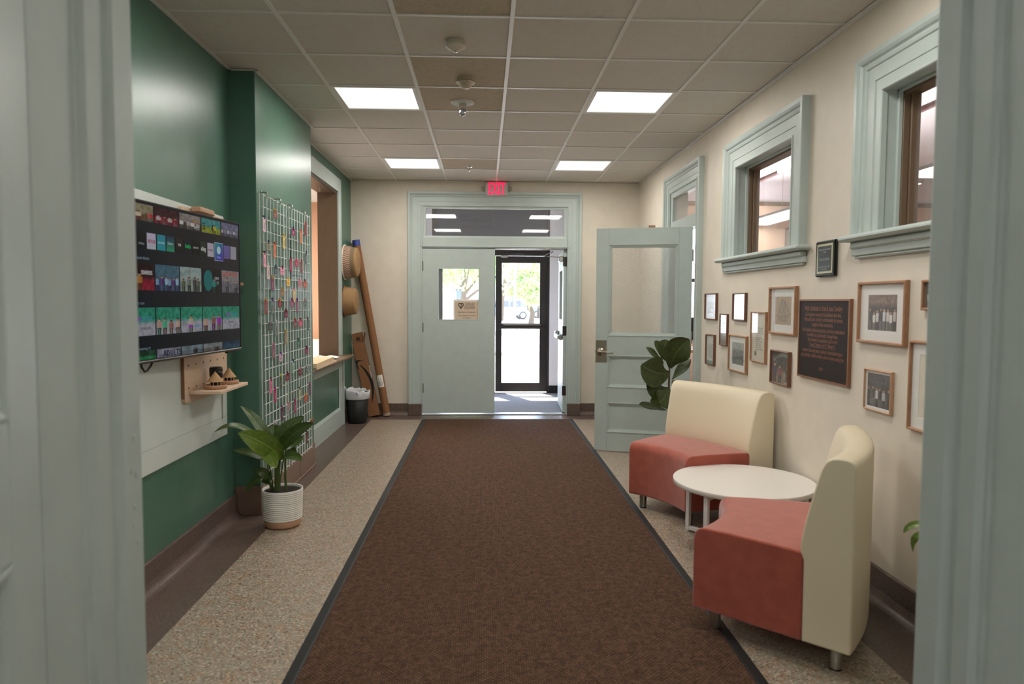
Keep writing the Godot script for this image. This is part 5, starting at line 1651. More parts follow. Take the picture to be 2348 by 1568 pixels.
	o.basis = Basis(Vector3(0, 0, 1), deg_to_rad(12.5)) * Basis(Vector3.RIGHT, deg_to_rad(-3.0))
	obj("carton", Sh.new().span(Vector3(-0.068, 0.016, -0.06), Vector3(0.068, 0.93, 0.03), 0.003), M.card, o)
	var fl := Sh.new()
	fl.span(Vector3(-0.068, 0.0, -0.002), Vector3(0.068, 0.13, 0.002), 0.001)
	var q := obj("flap", fl, M.card, o)
	q.position = Vector3(0, 0.93, -0.058)
	q.rotation.x = deg_to_rad(-6)
	fl = Sh.new()
	fl.span(Vector3(-0.002, 0.0, -0.045), Vector3(0.002, 0.12, 0.04), 0.001)
	q = obj("flap", fl, M.card, o)
	q.position = Vector3(0.066, 0.93, -0.01)
	q.rotation.z = deg_to_rad(-18)
	text(o, "50", 0.06, M.ink, Vector3(0.0, 0.985, -0.051), 0.04, "Droid Sans", "lettering", 0.001, 700)
	# curved arrow
	s = Sh.new()
	var arc := []
	for i in 21:
		var f := i / 20.0
		var mid := bez(Vector3(-0.03, 0.66, 0), Vector3(0.06, 0.44, 0), Vector3(0.015, 0.19, 0), f)
		var half := 0.016 * pow(sin(PI * clampf(f * 0.93 + 0.035, 0, 1)), 0.6)
		arc.append([mid + Vector3(-half, -half * 0.3, 0.0312), mid + Vector3(half, half * 0.3, 0.0312)])
	s.sheet(arc, true)
	arc = []
	for i in 11:
		var f := i / 10.0
		var mid := bez(Vector3(-0.052, 0.615, 0), Vector3(-0.062, 0.715, 0), Vector3(0.03, 0.70, 0), f)
		var half := 0.012 * pow(sin(PI * clampf(f * 0.9 + 0.05, 0, 1)), 0.5)
		arc.append([mid + Vector3(-half, half * 0.4, 0.0312), mid + Vector3(half, -half * 1.2, 0.0312)])
	s.sheet(arc, true)
	obj("arrow_mark", s, M.black, o)
	s = Sh.new()
	s.span(Vector3(0.0682, 0.47, -0.03), Vector3(0.0692, 0.63, 0.012))
	obj("shipping_label", s, M.paper, o)
	s = Sh.new()
	for i in 7:
		s.span(Vector3(0.0692, 0.48 + i * 0.02, -0.024), Vector3(0.0696, 0.488 + i * 0.02, 0.006 - 0.008 * (i % 3)))
	obj("print", s, M.ink, o)


# ---------------------------------------------------------------- lounge
func upholstered(prof: Array, sag: float) -> Sh:   # closed profile of Vector2(depth, height), swept across the wedge-shaped seat
	var s := Sh.new()
	s.g = 0
	var n := prof.size()
	var area := 0.0
	for i in n:
		area += prof[i].cross(prof[(i + 1) % n])
	var nrm := []
	for i in n:
		var t: Vector2 = (prof[(i + 1) % n] - prof[i - 1]).normalized()
		nrm.append(Vector2(t.y, -t.x) * signf(area))
	var stations := [[-1.0, 0.007], [-0.995, 0.0025], [-0.985, 0.0], [-0.95, 0.0]]
	for k in range(1, 12):
		stations.append([-0.95 + 1.9 * k / 12.0, 0.0])
	stations.append_array([[0.95, 0.0], [0.985, 0.0], [0.995, 0.0025], [1.0, 0.007]])
	var rings := []
	for q in stations:
		var ring := []
		for i in n:
			var p: Vector2 = prof[i] - nrm[i] * q[1]
			var w := 0.27 + 0.254 * p.x
			ring.append(Vector3(q[0] * w, p.y, -(p.x + sag * (1.0 - q[0] * q[0]))))
		rings.append(ring)
	var cen := Vector2.ZERO
	for p in prof:
		cen += p / n
	for k in rings.size() - 1:
		for i in n:
			var j := (i + 1) % n
			var o2: Vector2 = nrm[i] + nrm[j]
			s.qo(rings[k][i], rings[k][j], rings[k + 1][j], rings[k + 1][i], Vector3(0, o2.y, -o2.x))
	var tri := Geometry2D.triangulate_polygon(PackedVector2Array(prof))
	for e in [0, rings.size() - 1]:
		s.g = 1 + e
		for i in range(0, tri.size(), 3):
			s.to(rings[e][tri[i]], rings[e][tri[i + 1]], rings[e][tri[i + 2]], Vector3(-1 if e == 0 else 1, 0, 0))
	return s


func lounge() -> void:
	var seat := [Vector2(0.008, 0.1), Vector2(0.002, 0.105), Vector2(0, 0.115), Vector2(0, 0.2), Vector2(0, 0.3), Vector2(0, 0.4), Vector2(0.002, 0.418), Vector2(0.008, 0.435), Vector2(0.018, 0.447), Vector2(0.032, 0.455), Vector2(0.05, 0.458), Vector2(0.15, 0.461), Vector2(0.28, 0.46), Vector2(0.4, 0.458), Vector2(0.44, 0.456), Vector2(0.453, 0.45), Vector2(0.454, 0.43), Vector2(0.454, 0.12), Vector2(0.452, 0.103), Vector2(0.445, 0.1)]
	var back := [Vector2(0.458, 0.1), Vector2(0.4555, 0.103), Vector2(0.455, 0.115), Vector2(0.455, 0.38), Vector2(0.4545, 0.425), Vector2(0.445, 0.445), Vector2(0.442, 0.47), Vector2(0.445, 0.51), Vector2(0.458, 0.58), Vector2(0.476, 0.66), Vector2(0.496, 0.74), Vector2(0.508, 0.785), Vector2(0.518, 0.812), Vector2(0.532, 0.832), Vector2(0.55, 0.842), Vector2(0.575, 0.846), Vector2(0.6, 0.845), Vector2(0.618, 0.84), Vector2(0.628, 0.83), Vector2(0.632, 0.815), Vector2(0.632, 0.6), Vector2(0.632, 0.3), Vector2(0.632, 0.115), Vector2(0.63, 0.103), Vector2(0.622, 0.1)]
	var o := thing("lounge_chair", "coral and cream wedge-shaped lounge chair farther away, beside the fig plant", "chair", Vector3(1.134, 0, -4.566), rad_to_deg(atan2(-0.873, 0.488)), "coral lounge chairs")
	obj("seat", upholstered(seat, 0.055), M.suede, o)
	obj("backrest", upholstered(back, 0.055), M.leather, o)
	for x in [-1.0, 1.0]:
		for d in [0.07, 0.56]:
			var at := Vector3(x * (0.27 + 0.254 * d - 0.07), 0, -(d + 0.02))
			var l := Sh.new().tube([at + Vector3(0, 0.008, 0), at + Vector3(0, 0.105, 0)], 0.024, 20)
			obj("leg", l, M.steel, o)
			obj("foot_pad", Sh.new().tube([at, at + Vector3(0, 0.009, 0)], 0.022, 16), M.black, o)
	var c: Node3D = o.duplicate()
	c.name = numbered("lounge_chair")
	add_child(c)
	c.position = Vector3(1.045, 0, -3.215)
	c.rotation.y = atan2(-0.867, -0.5)
	tag(c, "coral and cream wedge-shaped lounge chair nearest the right-hand door jamb", "chair", "coral lounge chairs")
	# round coffee table
	o = thing("coffee_table", "low round white coffee table between the two lounge chairs", "table", Vector3(1.51, 0, -4.0))
	var s := Sh.new()
	s.g = 0
	s.lathe(Vector3.ZERO, [Vector2(0.3985, 0.371), Vector2(0.4, 0.3725), Vector2(0.4, 0.394), Vector2(0.3995, 0.396), Vector2(0.398, 0.397)], 96)
	s.g = 2
	s.lathe(Vector3.ZERO, [Vector2(0.398, 0.397), Vector2(0, 0.397)], 96)
	s.g = 3
	s.lathe(Vector3.ZERO, [Vector2(0, 0.371), Vector2(0.3985, 0.371)], 96)
	obj("tabletop", s, M.laminate, o)
	var dir := Vector3(-0.235, 0, -0.29)
	for k in 2:
		var d: Vector3 = dir if k == 0 else dir.rotated(Vector3.UP, PI / 2)
		var ang := atan2(-d.z, d.x)
		for e in [1.0, -1.0]:
			var l := obj("leg", Sh.new().span(Vector3(-0.0125, 0.012, -0.0125), Vector3(0.0125, 0.37, 0.0125), 0.002), M.powder, o)
			l.position = d * e
			l.rotation.y = ang
			obj("glide", Sh.new().tube([d * e, d * e + Vector3(0, 0.014, 0)], 0.01, 10), M.powder, o)
		for y in [0.0245 + 0.001 * k, 0.3565 - 0.001 * k]:
			var l := obj("rail", Sh.new().box(Vector3(0, y, 0), Vector3(d.length() * 2.0 - 0.025, 0.024, 0.024), 0.002), M.powder, o)
			l.rotation.y = ang


# ---------------------------------------------------------------- pictures
func framed(called: String, label: String, cat: String, zf: float, zn: float, yb: float, yt: float, m: Material, face := 0.011, deep := 0.04, margins := [0.0, 0.0], art: Texture2D = null, round := false) -> Node3D:
	zf *= 1.0096
	deep *= 0.55
	var w := zn - zf
	var h := yt - yb
	var o := thing(called, label, cat, Vector3(XR, (yb + yt) / 2, (zf + zn) / 2), -90, "wooden picture frames on the cream wall" if cat == "picture" else "")
	var iw := w / 2 - face
	var ih := h / 2 - face
	obj("frame", Sh.new().mitre(-iw, -ih, iw, ih, [Vector2(0, 0.004), Vector2(0, deep - 0.003), Vector2(0.003, deep), Vector2(face - 0.004, deep), Vector2(face, deep - 0.004), Vector2(face, 0.001)]), m, o)
	obj("backing", Sh.new().span(Vector3(-iw - 0.002, -ih - 0.002, 0.001), Vector3(iw + 0.002, ih + 0.002, 0.006)), M.mat_board, o)
	if margins[0] > 0.0:
		var ow: float = iw - margins[0]
		var oh: float = ih - margins[1]
		obj("mat_board", Sh.new().mitre(-ow, -oh, ow, oh, [Vector2(0, 0.0065), Vector2(0.002, 0.009), Vector2(margins[0], 0.009)]) if absf(margins[0] - margins[1]) < 0.001 else mat_ring(ow, oh, iw, ih), M.mat_board, o)
		if art:
			var q := obj("print", board(ow * 2, oh * 2), art_mat(art), o)
			q.position.z = 0.0068
	elif art:
		var q := obj("print", board(iw * 2, ih * 2), art_mat(art), o)
		q.position.z = 0.0068
	obj("glazing", Sh.new().span(Vector3(-iw, -ih, 0.0125), Vector3(iw, ih, 0.0142)), M.glass if zf < -4.2 else M.art_glass, o)
	return o


func mat_ring(ow: float, oh: float, iw: float, ih: float) -> Sh:
	var s := Sh.new()
	s.span(Vector3(-iw, -ih, 0.0062), Vector3(-ow, ih, 0.009))
	s.span(Vector3(ow, -ih, 0.0062), Vector3(iw, ih, 0.009))
	s.span(Vector3(-ow, -ih, 0.0062), Vector3(ow, -oh, 0.009))
	s.span(Vector3(-ow, oh, 0.0062), Vector3(ow, ih, 0.009))
	return s


func art_mat(t: Texture2D) -> StandardMaterial3D:
	var m := mat(Color.WHITE, 0.5)
	m.albedo_texture = t
	return m


func page(w: int, h: int, seed_: int, ground: Color, lines: int, foot := Color.TRANSPARENT, seal := Color.TRANSPARENT, seal_at := Vector2(0.5, 0.2), left := 0.18) -> ImageTexture:
	var im := Image.create(w, h, false, Image.FORMAT_RGB8)
	im.fill(ground)
	var r := RandomNumberGenerator.new()
	r.seed = seed_
	for k in lines:
		var y := int(h * (0.3 + 0.5 * k / maxi(1, lines)))
		var x := int(w * left)
		var stop := int(w * r.randf_range(0.62, 0.84))
		while x < stop:
			var n := r.randi_range(2, 6)
			im.fill_rect(Rect2i(x, y, n, 2), C(90, 88, 84))
			x += n + 2
	if foot.a > 0.0:
		im.fill_rect(Rect2i(0, int(h * 0.9), w, h), foot)
	if seal.a > 0.0:
		for y in h:
			for x in w:
				var d := Vector2(x - seal_at.x * w, y - seal_at.y * h).length() / (w * 0.09)
				if d < 1.0:
					im.set_pixel(x, y, seal if d < 0.75 or d > 0.9 else seal.lightened(0.4))
	return ImageTexture.create_from_image(im)


func line_on(im: Image, a: Vector2, b: Vector2, c: Color, th := 1) -> void:
	var n := int(maxf(absf(b.x - a.x), absf(b.y - a.y))) + 1
	for i in n + 1:
		var p := a.lerp(b, float(i) / n)
		im.fill_rect(Rect2i(int(p.x), int(p.y), th, th), c)


func ship_picture() -> ImageTexture:
	var w := 128
	var h := 112
	var im := Image.create(w, h, false, Image.FORMAT_RGB8)
	var n := noise(0.06, 55)
	for y in h:
		for x in w:
			im.set_pixel(x, y, C(172, 134, 90).lightened(maxf(0, n.get_noise_2d(x, y) * 0.2)).darkened(maxf(0, -n.get_noise_2d(x, y) * 0.2)))
	var k := C(46, 44, 38)
	for q in [[20, 78, 104, 72], [20, 78, 30, 92], [30, 92, 92, 92], [92, 92, 104, 72], [24, 82, 100, 77], [52, 74, 52, 10], [76, 73, 76, 20], [52, 10, 22, 74], [52, 12, 70, 66], [52, 22, 36, 66], [36, 66, 50, 68], [76, 22, 94, 66], [76, 20, 60, 62], [94, 66, 78, 68], [52, 10, 76, 20], [104, 72, 118, 66], [76, 22, 118, 66], [30, 86, 94, 84], [28, 96, 100, 96]]:
		line_on(im, Vector2(q[0], q[1]), Vector2(q[2], q[3]), k, 2)
	return ImageTexture.create_from_image(im)


func pictures() -> void:
	var fr := "picture_frame"
	framed(fr, "small walnut frame with a pale sheet, highest beside the side doorway", "picture", -5.985, -5.74, 1.282, 1.505, M.walnut, 0.01, 0.04, [0.0, 0.0], page(64, 60, 1, C(206, 204, 212), 9))
	framed(fr, "small walnut frame with a pale sheet, second along in the top row", "picture", -5.305, -5.09, 1.292, 1.501, M.walnut, 0.01, 0.04, [0.0, 0.0], page(64, 60, 2, C(210, 208, 214), 8))
	framed(fr, "narrow walnut frame between the two small pale ones, brown scene along its bottom", "picture", -5.594, -5.473, 1.083, 1.337, M.walnut, 0.008, 0.035, [0.0, 0.0], blotch_image(48, 96, 61, C(196, 196, 204), C(112, 76, 48), [C(80, 56, 40)], 0, 0.8))
	framed(fr, "small walnut frame with a typed sheet and teal foot, lowest beside the side doorway", "picture", -5.94, -5.772, 0.899, 1.158, M.walnut, 0.01, 0.04, [0.0, 0.0], page(64, 96, 4, C(214, 212, 204), 14, C(66, 132, 116)))
	framed(fr, "brown frame with a wide mat round a dark photograph of a standing group", "picture", -5.374, -5.052, 0.904, 1.182, M.oak, 0.011, 0.04, [0.055, 0.045], blotch_image(112, 96, 65, C(150, 150, 146), C(30, 30, 32), [C(28, 28, 30), C(60, 60, 62), C(20, 20, 22), C(48, 46, 48)], 6, 0.35))
	framed(fr, "tall narrow oak frame holding a certificate with a gold seal at the bottom", "picture", -4.934, -4.708, 1.01, 1.365, M.oak, 0.01, 0.035, [0.0, 0.0], page(96, 150, 6, C(222, 216, 200), 12, Color.TRANSPARENT, C(120, 116, 50), Vector2(0.28, 0.84), 0.3))
	framed(fr, "oak frame with a sailing ship drawn on brown paper", "picture", -4.61, -4.25, 1.224, 1.532, M.oak, 0.014, 0.045, [0.065, 0.05], ship_picture())
	framed(fr, "small dark oak frame with a colour street photograph, under the sailing ship drawing", "picture", -4.563, -4.322, 0.899, 1.12, M.walnut, 0.011, 0.045, [0.0, 0.0], blotch_image(96, 84, 68, C(70, 66, 60), C(150, 128, 112), [C(60, 50, 90), C(140, 60, 60), C(50, 60, 50)], 3, 0.6))
	framed(fr, "large oak frame with a matted colour photograph of a group in white shirts", "picture", -3.494, -3.118, 1.231, 1.535, M.oak, 0.014, 0.045, [0.068, 0.052], blotch_image(160, 128, 69, C(120, 96, 84), C(40, 30, 32), [C(40, 44, 56), C(216, 212, 210), C(206, 204, 206), C(36, 34, 40), C(200, 204, 214), C(206, 196, 190), C(220, 216, 214), C(186, 176, 166)], 8, 0.3))
	framed(fr, "oak frame cut by the right door jamb, photo of a person in a white jacket", "picture", -2.975, -2.74, 1.399, 1.532, M.oak, 0.012, 0.045, [0.0, 0.0], blotch_image(120, 72, 70, C(56, 44, 40), C(70, 54, 44), [C(210, 206, 208), C(90, 80, 120), C(60, 60, 60)], 3, 0.5))
	framed(fr, "pale thin wooden frame with a black and white group photograph, below the large group picture", "picture", -3.42, -3.213, 0.901, 1.106, M.oak_pale, 0.009, 0.035, [0.012, 0.012], blotch_image(128, 128, 71, C(60, 60, 58), C(84, 82, 80), [C(20, 20, 20), C(40, 40, 40), C(190, 188, 184), C(24, 24, 24), C(170, 168, 166), C(30, 30, 30)], 6, 0.55))
	framed(fr, "large oak frame cut by the right door jamb, certificate with a bronze seal", "picture", -3.046, -2.55, 0.866, 1.266, M.oak, 0.012, 0.045, [0.05, 0.05], page(160, 150, 72, C(224, 214, 194), 6, Color.TRANSPARENT, C(170, 116, 70), Vector2(0.24, 0.22), 0.3))
	# bronze plaque
	var o := thing("bronze_plaque", "large dark bronze plaque with raised dedication lettering and a copper edge", "plaque", Vector3(XR, 1.2185, -3.9035), -90)
	var pm := tri_map(mat(Color.WHITE, 0.55, 0.3, 0.1), Vector3(3, 3, 3), false)
	pm.albedo_texture = speckled(256, C(46, 38, 34), [C(70, 58, 50), C(30, 26, 24)], 3000, 81, C(40, 34, 30), 0.4, 1.6)
	var cu := mat(C(146, 104, 80), 0.45, 0.5, 0.5)
	obj("plate", Sh.new().span(Vector3(-0.296, -0.229, 0.001), Vector3(0.296, 0.229, 0.016)), pm, o)
	obj("border", Sh.new().mitre(-0.288, -0.221, 0.288, 0.221, [Vector2(0, 0.016), Vector2(0.001, 0.02), Vector2(0.01, 0.02), Vector2(0.011, 0.018), Vector2(0.011, 0.001)]), cu, o)
	var lm := mat(C(150, 104, 84), 0.45, 0.5, 0.5)
	var lines := [["With Gratitude to Tom & Jean Yawkey", 0.44, 0.037, 0.178], ["As longtime owners of the Boston Red Sox,", 0.42, 0.027, 0.143], ["Tom and Jean Yawkey cared deeply for young", 0.45, 0.027, 0.115], ["people in this community.", 0.25, 0.027, 0.086], ["The Yawkeys valued education and they understood", 0.5, 0.027, 0.053], ["its ability to profoundly change lives.", 0.36, 0.027, 0.025], ["The Yawkey Foundation's gift to the", 0.35, 0.027, -0.003], ["Teen Center at St. Peter's", 0.3, 0.037, -0.033], ["honors Tom and Jean Yawkey's charitable legacy", 0.48, 0.027, -0.066], ["and provides children with a place to learn and grow.", 0.51, 0.027, -0.095], ["2001", 0.05, 0.024, -0.165]]
	for l in lines:
		text(o, l[0], l[2], lm, Vector3(0, l[3], 0.0165), l[1], "Droid Serif", "raised_lettering", 0.0015)
	# little award plaque
	o = thing("award_plaque", "small black wooden plaque with a gold-edged plate, between the interior windows", "plaque", Vector3(XR, 1.6765, -3.888), -90)
	obj("block", Sh.new().span(Vector3(-0.112, -0.1, 0.001), Vector3(0.112, 0.1, 0.022), 0.006), M.black_gloss, o)
	obj("plate", Sh.new().span(Vector3(-0.09, -0.082, 0.022), Vector3(0.09, 0.082, 0.0232), 0.0004), mat(C(190, 186, 150), 0.35, 0.5, 0.4), o)
	obj("face", Sh.new().span(Vector3(-0.076, -0.07, 0.0232), Vector3(0.076, 0.07, 0.0242)), mat(C(24, 32, 34), 0.3), o)
	var gm := mat(C(170, 176, 168), 0.5)
	for l in [["PRESENTED IN GRATEFUL RECOGNITION", 0.13, 0.011, 0.05], ["OF SERVICE", 0.04, 0.011, 0.036], ["JACK & EILEEN CONNORS", 0.115, 0.018, -0.004], ["DEDICATED SUPPORTERS OF THE CENTER", 0.13, 0.011, -0.046], ["AND ITS YOUTH", 0.06, 0.011, -0.06]]:
		text(o, l[0], l[2], gm, Vector3(0, l[3], 0.0244), l[1], "Droid Serif", "lettering", 0.0004)


# ---------------------------------------------------------------- signs, ceiling fittings, runner
func fittings() -> void:
	var o := thing("exit_sign", "lit EXIT sign with red letters above the double doors", "sign", Vector3(0.14, 2.808, ZB), 0)
	obj("box", Sh.new().span(Vector3(-0.142, -0.088, 0.004), Vector3(0.142, 0.084, 0.06), 0.014), mat(C(196, 190, 188), 0.5), o)
	obj("mount", Sh.new().span(Vector3(-0.05, 0.06, 0.0), Vector3(0.05, 0.0925, 0.04), 0.003), M.white, o)
	var red := glow(C(255, 30, 90), 1.0)
	text(o, "EXIT", 0.2, red, Vector3(0, -0.002, 0.0606), 0.205, "Droid Sans", "lettering", 0.002, 700)
	for x in [-1.0, 1.0]:
		var rg := []
		for k in 15:
			var a := TAU * k / 14
			rg.append(Vector3(x * 0.165 + 0.022 * cos(a), 0.006 + 0.02 * sin(a), 0.03))
		obj("ring", Sh.new().tube(rg, 0.0055, 6), M.steel, o)
		obj("bracket", Sh.new().tube([Vector3(x * 0.14, -0.02, 0.03), Vector3(x * 0.16, -0.016, 0.03)], 0.008, 6), M.steel, o)
	var gl := OmniLight3D.new()
	gl.name = "light"
	gl.light_color = C(255, 40, 70)
	gl.light_energy = 0.0015
	gl.light_size = 0.05
	gl.omni_range = 6.0
	gl.omni_attenuation = 2.0
	gl.shadow_enabled = true
	o.add_child(gl)
	gl.position = Vector3(0, 0.05, 0.13)
	# notice taped to the door window
	o = thing("door_notice", "tan paper notice with a heart logo taped to the door window", "notice", Vector3(-0.226, 1.314, -8.82))
	obj("backing_sheet", Sh.new().span(Vector3(-0.165, -0.117, 0.0), Vector3(0.15, 0.135, 0.001)), M.paper, o)
	obj("sheet", Sh.new().span(Vector3(-0.148, -0.117, 0.001), Vector3(0.143, 0.112, 0.002)), mat(C(206, 186, 164), 0.8), o)
	for l in [["Catholic", 0.12, 0.046, 0.078, 0.04], ["Charities", 0.13, 0.046, 0.04, 0.036], ["Teen Center at St. Peter's", 0.14, 0.014, 0.018, 0.03], ["Please check in at the reception desk", 0.22, 0.018, -0.024, 0.0], ["Staff / Members / Visitors", 0.21, 0.022, -0.066, 0.0], ["must sign in", 0.1, 0.022, -0.095, 0.0]]:
		text(o, l[0], l[2], M.ink, Vector3(l[4], l[3], 0.0024), l[1], "Droid Serif" if l[2] > 0.04 else "Droid Sans", "lettering", 0.0004, 700 if l[3] == -0.024 else 400)
	var hp := []
	for k in 41:
		var t := TAU * k / 40.0
		hp.append(Vector3(-0.072 + 0.0019 * 16 * pow(sin(t), 3), 0.06 + 0.0024 * (13 * cos(t) - 5 * cos(2 * t) - 2 * cos(3 * t) - cos(4 * t)), 0.0026))
	var hs := Sh.new().tube(hp, 0.0045, 5, false)
	hs.tube([Vector3(-0.085, 0.062, 0.0026), Vector3(-0.072, 0.035, 0.0026), Vector3(-0.058, 0.075, 0.0026)], 0.004, 5)
	obj("heart_mark", hs, M.ink, o)
	# ceiling fittings
	var y := 2.9055
	o = thing("smoke_detector", "white conical smoke detector on the ceiling, nearest the camera", "detector", Vector3(-0.17, y, -4.1))
	var s := Sh.new()
	s.g = 0
	s.lathe(Vector3.ZERO, [Vector2(0, -0.066), Vector2(0.014, -0.066), Vector2(0.017, -0.062)], 32)
	obj("sensor_tip", s, M.chrome, o)
	s = Sh.new()
	s.g = 0
	s.lathe(Vector3.ZERO, [Vector2(0.016, -0.0625), Vector2(0.02, -0.06), Vector2(0.056, -0.038), Vector2(0.058, -0.034), Vector2(0.057, -0.03), Vector2(0.05, -0.022), Vector2(0.052, -0.001), Vector2(0.05, 0.0)], 40)
	obj("body", s, mat(C(214, 206, 192), 0.35), o)
	o = thing("smoke_detector", "beige domed detector with a ring on the speckled ceiling tile", "detector", Vector3(-0.13, y, -4.78))
	s = Sh.new()
	s.g = 0
	s.lathe(Vector3.ZERO, [Vector2(0, -0.068), Vector2(0.018, -0.067), Vector2(0.034, -0.058), Vector2(0.044, -0.042), Vector2(0.047, -0.034), Vector2(0.059, -0.034), Vector2(0.062, -0.03), Vector2(0.059, -0.026), Vector2(0.055, -0.024), Vector2(0.056, 0.0)], 40)
	obj("dome", s, mat(C(206, 192, 166), 0.25), o)
	s = Sh.new()
	s.g = 0
	s.lathe(Vector3.ZERO, [Vector2(0.061, -0.034), Vector2(0.064, -0.031), Vector2(0.061, -0.028)], 40)
	obj("ring", s, M.chrome, o)
	o = thing("alarm_beacon", "ceiling alarm with a clear beacon and a round louvred plate", "alarm", Vector3(-0.17, y, -5.35))
	s = Sh.new()
	s.g = 0
	s.lathe(Vector3.ZERO, [Vector2(0, -0.012), Vector2(0.078, -0.012), Vector2(0.088, -0.008), Vector2(0.09, 0.0)], 48)
	obj("plate", s, M.white, o)
	for k in 5:
		s = Sh.new()
		s.g = 0
		var r := 0.036 + k * 0.009
		s.lathe(Vector3.ZERO, [Vector2(r, -0.012), Vector2(r + 0.001, -0.0145), Vector2(r + 0.004, -0.0145), Vector2(r + 0.005, -0.012)], 40)
		obj("louvre_ring", s, M.white, o)
	obj("neck", Sh.new().span(Vector3(-0.029, -0.05, -0.029), Vector3(0.029, -0.011, 0.029), 0.004), mat(C(200, 190, 176), 0.4), o)
	s = Sh.new()
	s.g = 0
	s.lathe(Vector3.ZERO, [Vector2(0, -0.1), Vector2(0.016, -0.099), Vector2(0.024, -0.093), Vector2(0.027, -0.084), Vector2(0.027, -0.05)], 28)
	obj("lens", s, mat(C(190, 186, 196), 0.06, 0.8, 0.75), o)
	o = thing("ceiling_sprinkler", "small chrome pendant sprinkler in the ceiling near the far light panels", "sprinkler", Vector3(-0.174, y, -7.85))
	s = Sh.new()
	s.g = 0
	s.lathe(Vector3.ZERO, [Vector2(0.008, -0.014), Vector2(0.03, -0.012), Vector2(0.037, -0.004), Vector2(0.037, 0.0)], 28)
	obj("escutcheon", s, M.chrome, o)
	obj("frame_arm", Sh.new().tube([Vector3(-0.012, -0.012, 0), Vector3(-0.012, -0.03, 0), Vector3(0, -0.044, 0), Vector3(0.012, -0.03, 0), Vector3(0.012, -0.012, 0)], 0.003, 6).tube([Vector3(0, -0.01, 0), Vector3(0, -0.05, 0)], 0.0035, 6), M.steel, o)
	s = Sh.new()
	s.lathe(Vector3.ZERO, [Vector2(0, -0.053), Vector2(0.015, -0.052), Vector2(0.015, -0.05), Vector2(0, -0.049)], 16)
	obj("deflector", s, M.chrome, o)
	# runner
	o = thing("runner_rug", "long brown woven entrance runner with black rubber edging", "rug", Vector3(0.158, 0, 0))
	obj("pile", Sh.new().span(Vector3(-0.865, 0.0005, -8.44), Vector3(0.865, 0.009, 1.2), 0.002), M.rug, o)
	for x in [-1.0, 1.0]:
		var e := Sh.new()
		e.g = 0xFFFFFFFF
		for q in [[0.861, 0.0108, 0.872, 0.0108], [0.872, 0.0108, 0.912, 0.002], [0.912, 0.002, 0.913, 0.0005]]:
			e.qo(Vector3(x * q[0], q[1], -8.45), Vector3(x * q[2], q[3], -8.45), Vector3(x * q[2], q[3], 1.2), Vector3(x * q[0], q[1], 1.2), Vector3(x * 0.3, 1, 0))
		e.qo(Vector3(x * 0.861, 0.0, -8.45), Vector3(x * 0.913, 0.0, -8.45), Vector3(x * 0.905, 0.003, -8.45), Vector3(x * 0.861, 0.0108, -8.45), Vector3(0, 0, -1))
		obj("rubber_edge", e, M.rubber, o)


# ---------------------------------------------------------------- outside
func tree(at: Vector3, h: float, r: float, seed_: int, label: String, m: Material) -> void:
	var o := thing("street_tree", label, "tree", at, 0, "trees beyond the glass doors")
	var rr := RandomNumberGenerator.new()
	rr.seed = seed_
	var top := Vector3(rr.randf_range(-0.4, 0.4), h * 0.62, rr.randf_range(-0.3, 0.3))
	obj("trunk", Sh.new().tube([Vector3.ZERO, Vector3(0.1, h * 0.2, 0), top * 0.6, top], 0.2, 10, true, 0.07), M.bark, o)
	for k in 5:
		var a := TAU * k / 5.0 + rr.randf()
		var st := top * rr.randf_range(0.4, 0.7)
		obj("branch", Sh.new().tube([st, st + Vector3(cos(a) * r * 0.4, h * 0.12, sin(a) * r * 0.4), st + Vector3(cos(a) * r * 0.75, h * 0.26, sin(a) * r * 0.75)], 0.08, 6, false, 0.02), M.bark, o)
	var lf := Sh.new()
	lf.g = 0
	lf.sheet([[Vector3(-0.01, 0, 0), Vector3(0.01, 0, 0)], [Vector3(-0.1, 0.01, 0.12), Vector3(0.1, 0.01, 0.12)], [Vector3(-0.07, -0.01, 0.24), Vector3(0.07, -0.01, 0.24)], [Vector3(-0.005, -0.04, 0.34), Vector3(0.005, -0.04, 0.34)]])
	var mm := MultiMesh.new()
	mm.transform_format = MultiMesh.TRANSFORM_3D
	mm.mesh = lf.mesh()
	mm.instance_count = 9000
	var clumps := []
	for k in 22:
		var v := Vector3(rr.randf_range(-1, 1), rr.randf_range(-0.85, 1), rr.randf_range(-1, 1))
		v = v.normalized() * pow(rr.randf(), 0.4)
		clumps.append([Vector3(v.x * r, h * 0.64 + v.y * h * 0.34, v.z * r), rr.randf_range(0.22, 0.42) * r])
	for i in 9000:
		var c = clumps[i % clumps.size()]
		var v: Vector3 = Vector3(rr.randfn(0, 0.5), rr.randfn(0, 0.42), rr.randfn(0, 0.5)) * c[1]
		var b := Basis.from_euler(Vector3(rr.randf_range(-1.2, 1.2), rr.randf_range(0, TAU), rr.randf_range(-1, 1))).scaled(Vector3.ONE * rr.randf_range(0.3, 0.6))
		mm.set_instance_transform(i, Transform3D(b, c[0] + v))
	var mi := MultiMeshInstance3D.new()
	mi.name = "foliage"
	mi.multimesh = mm
	mi.material_override = m
	mi.set_meta("kind", "stuff")
	o.add_child(mi, true)


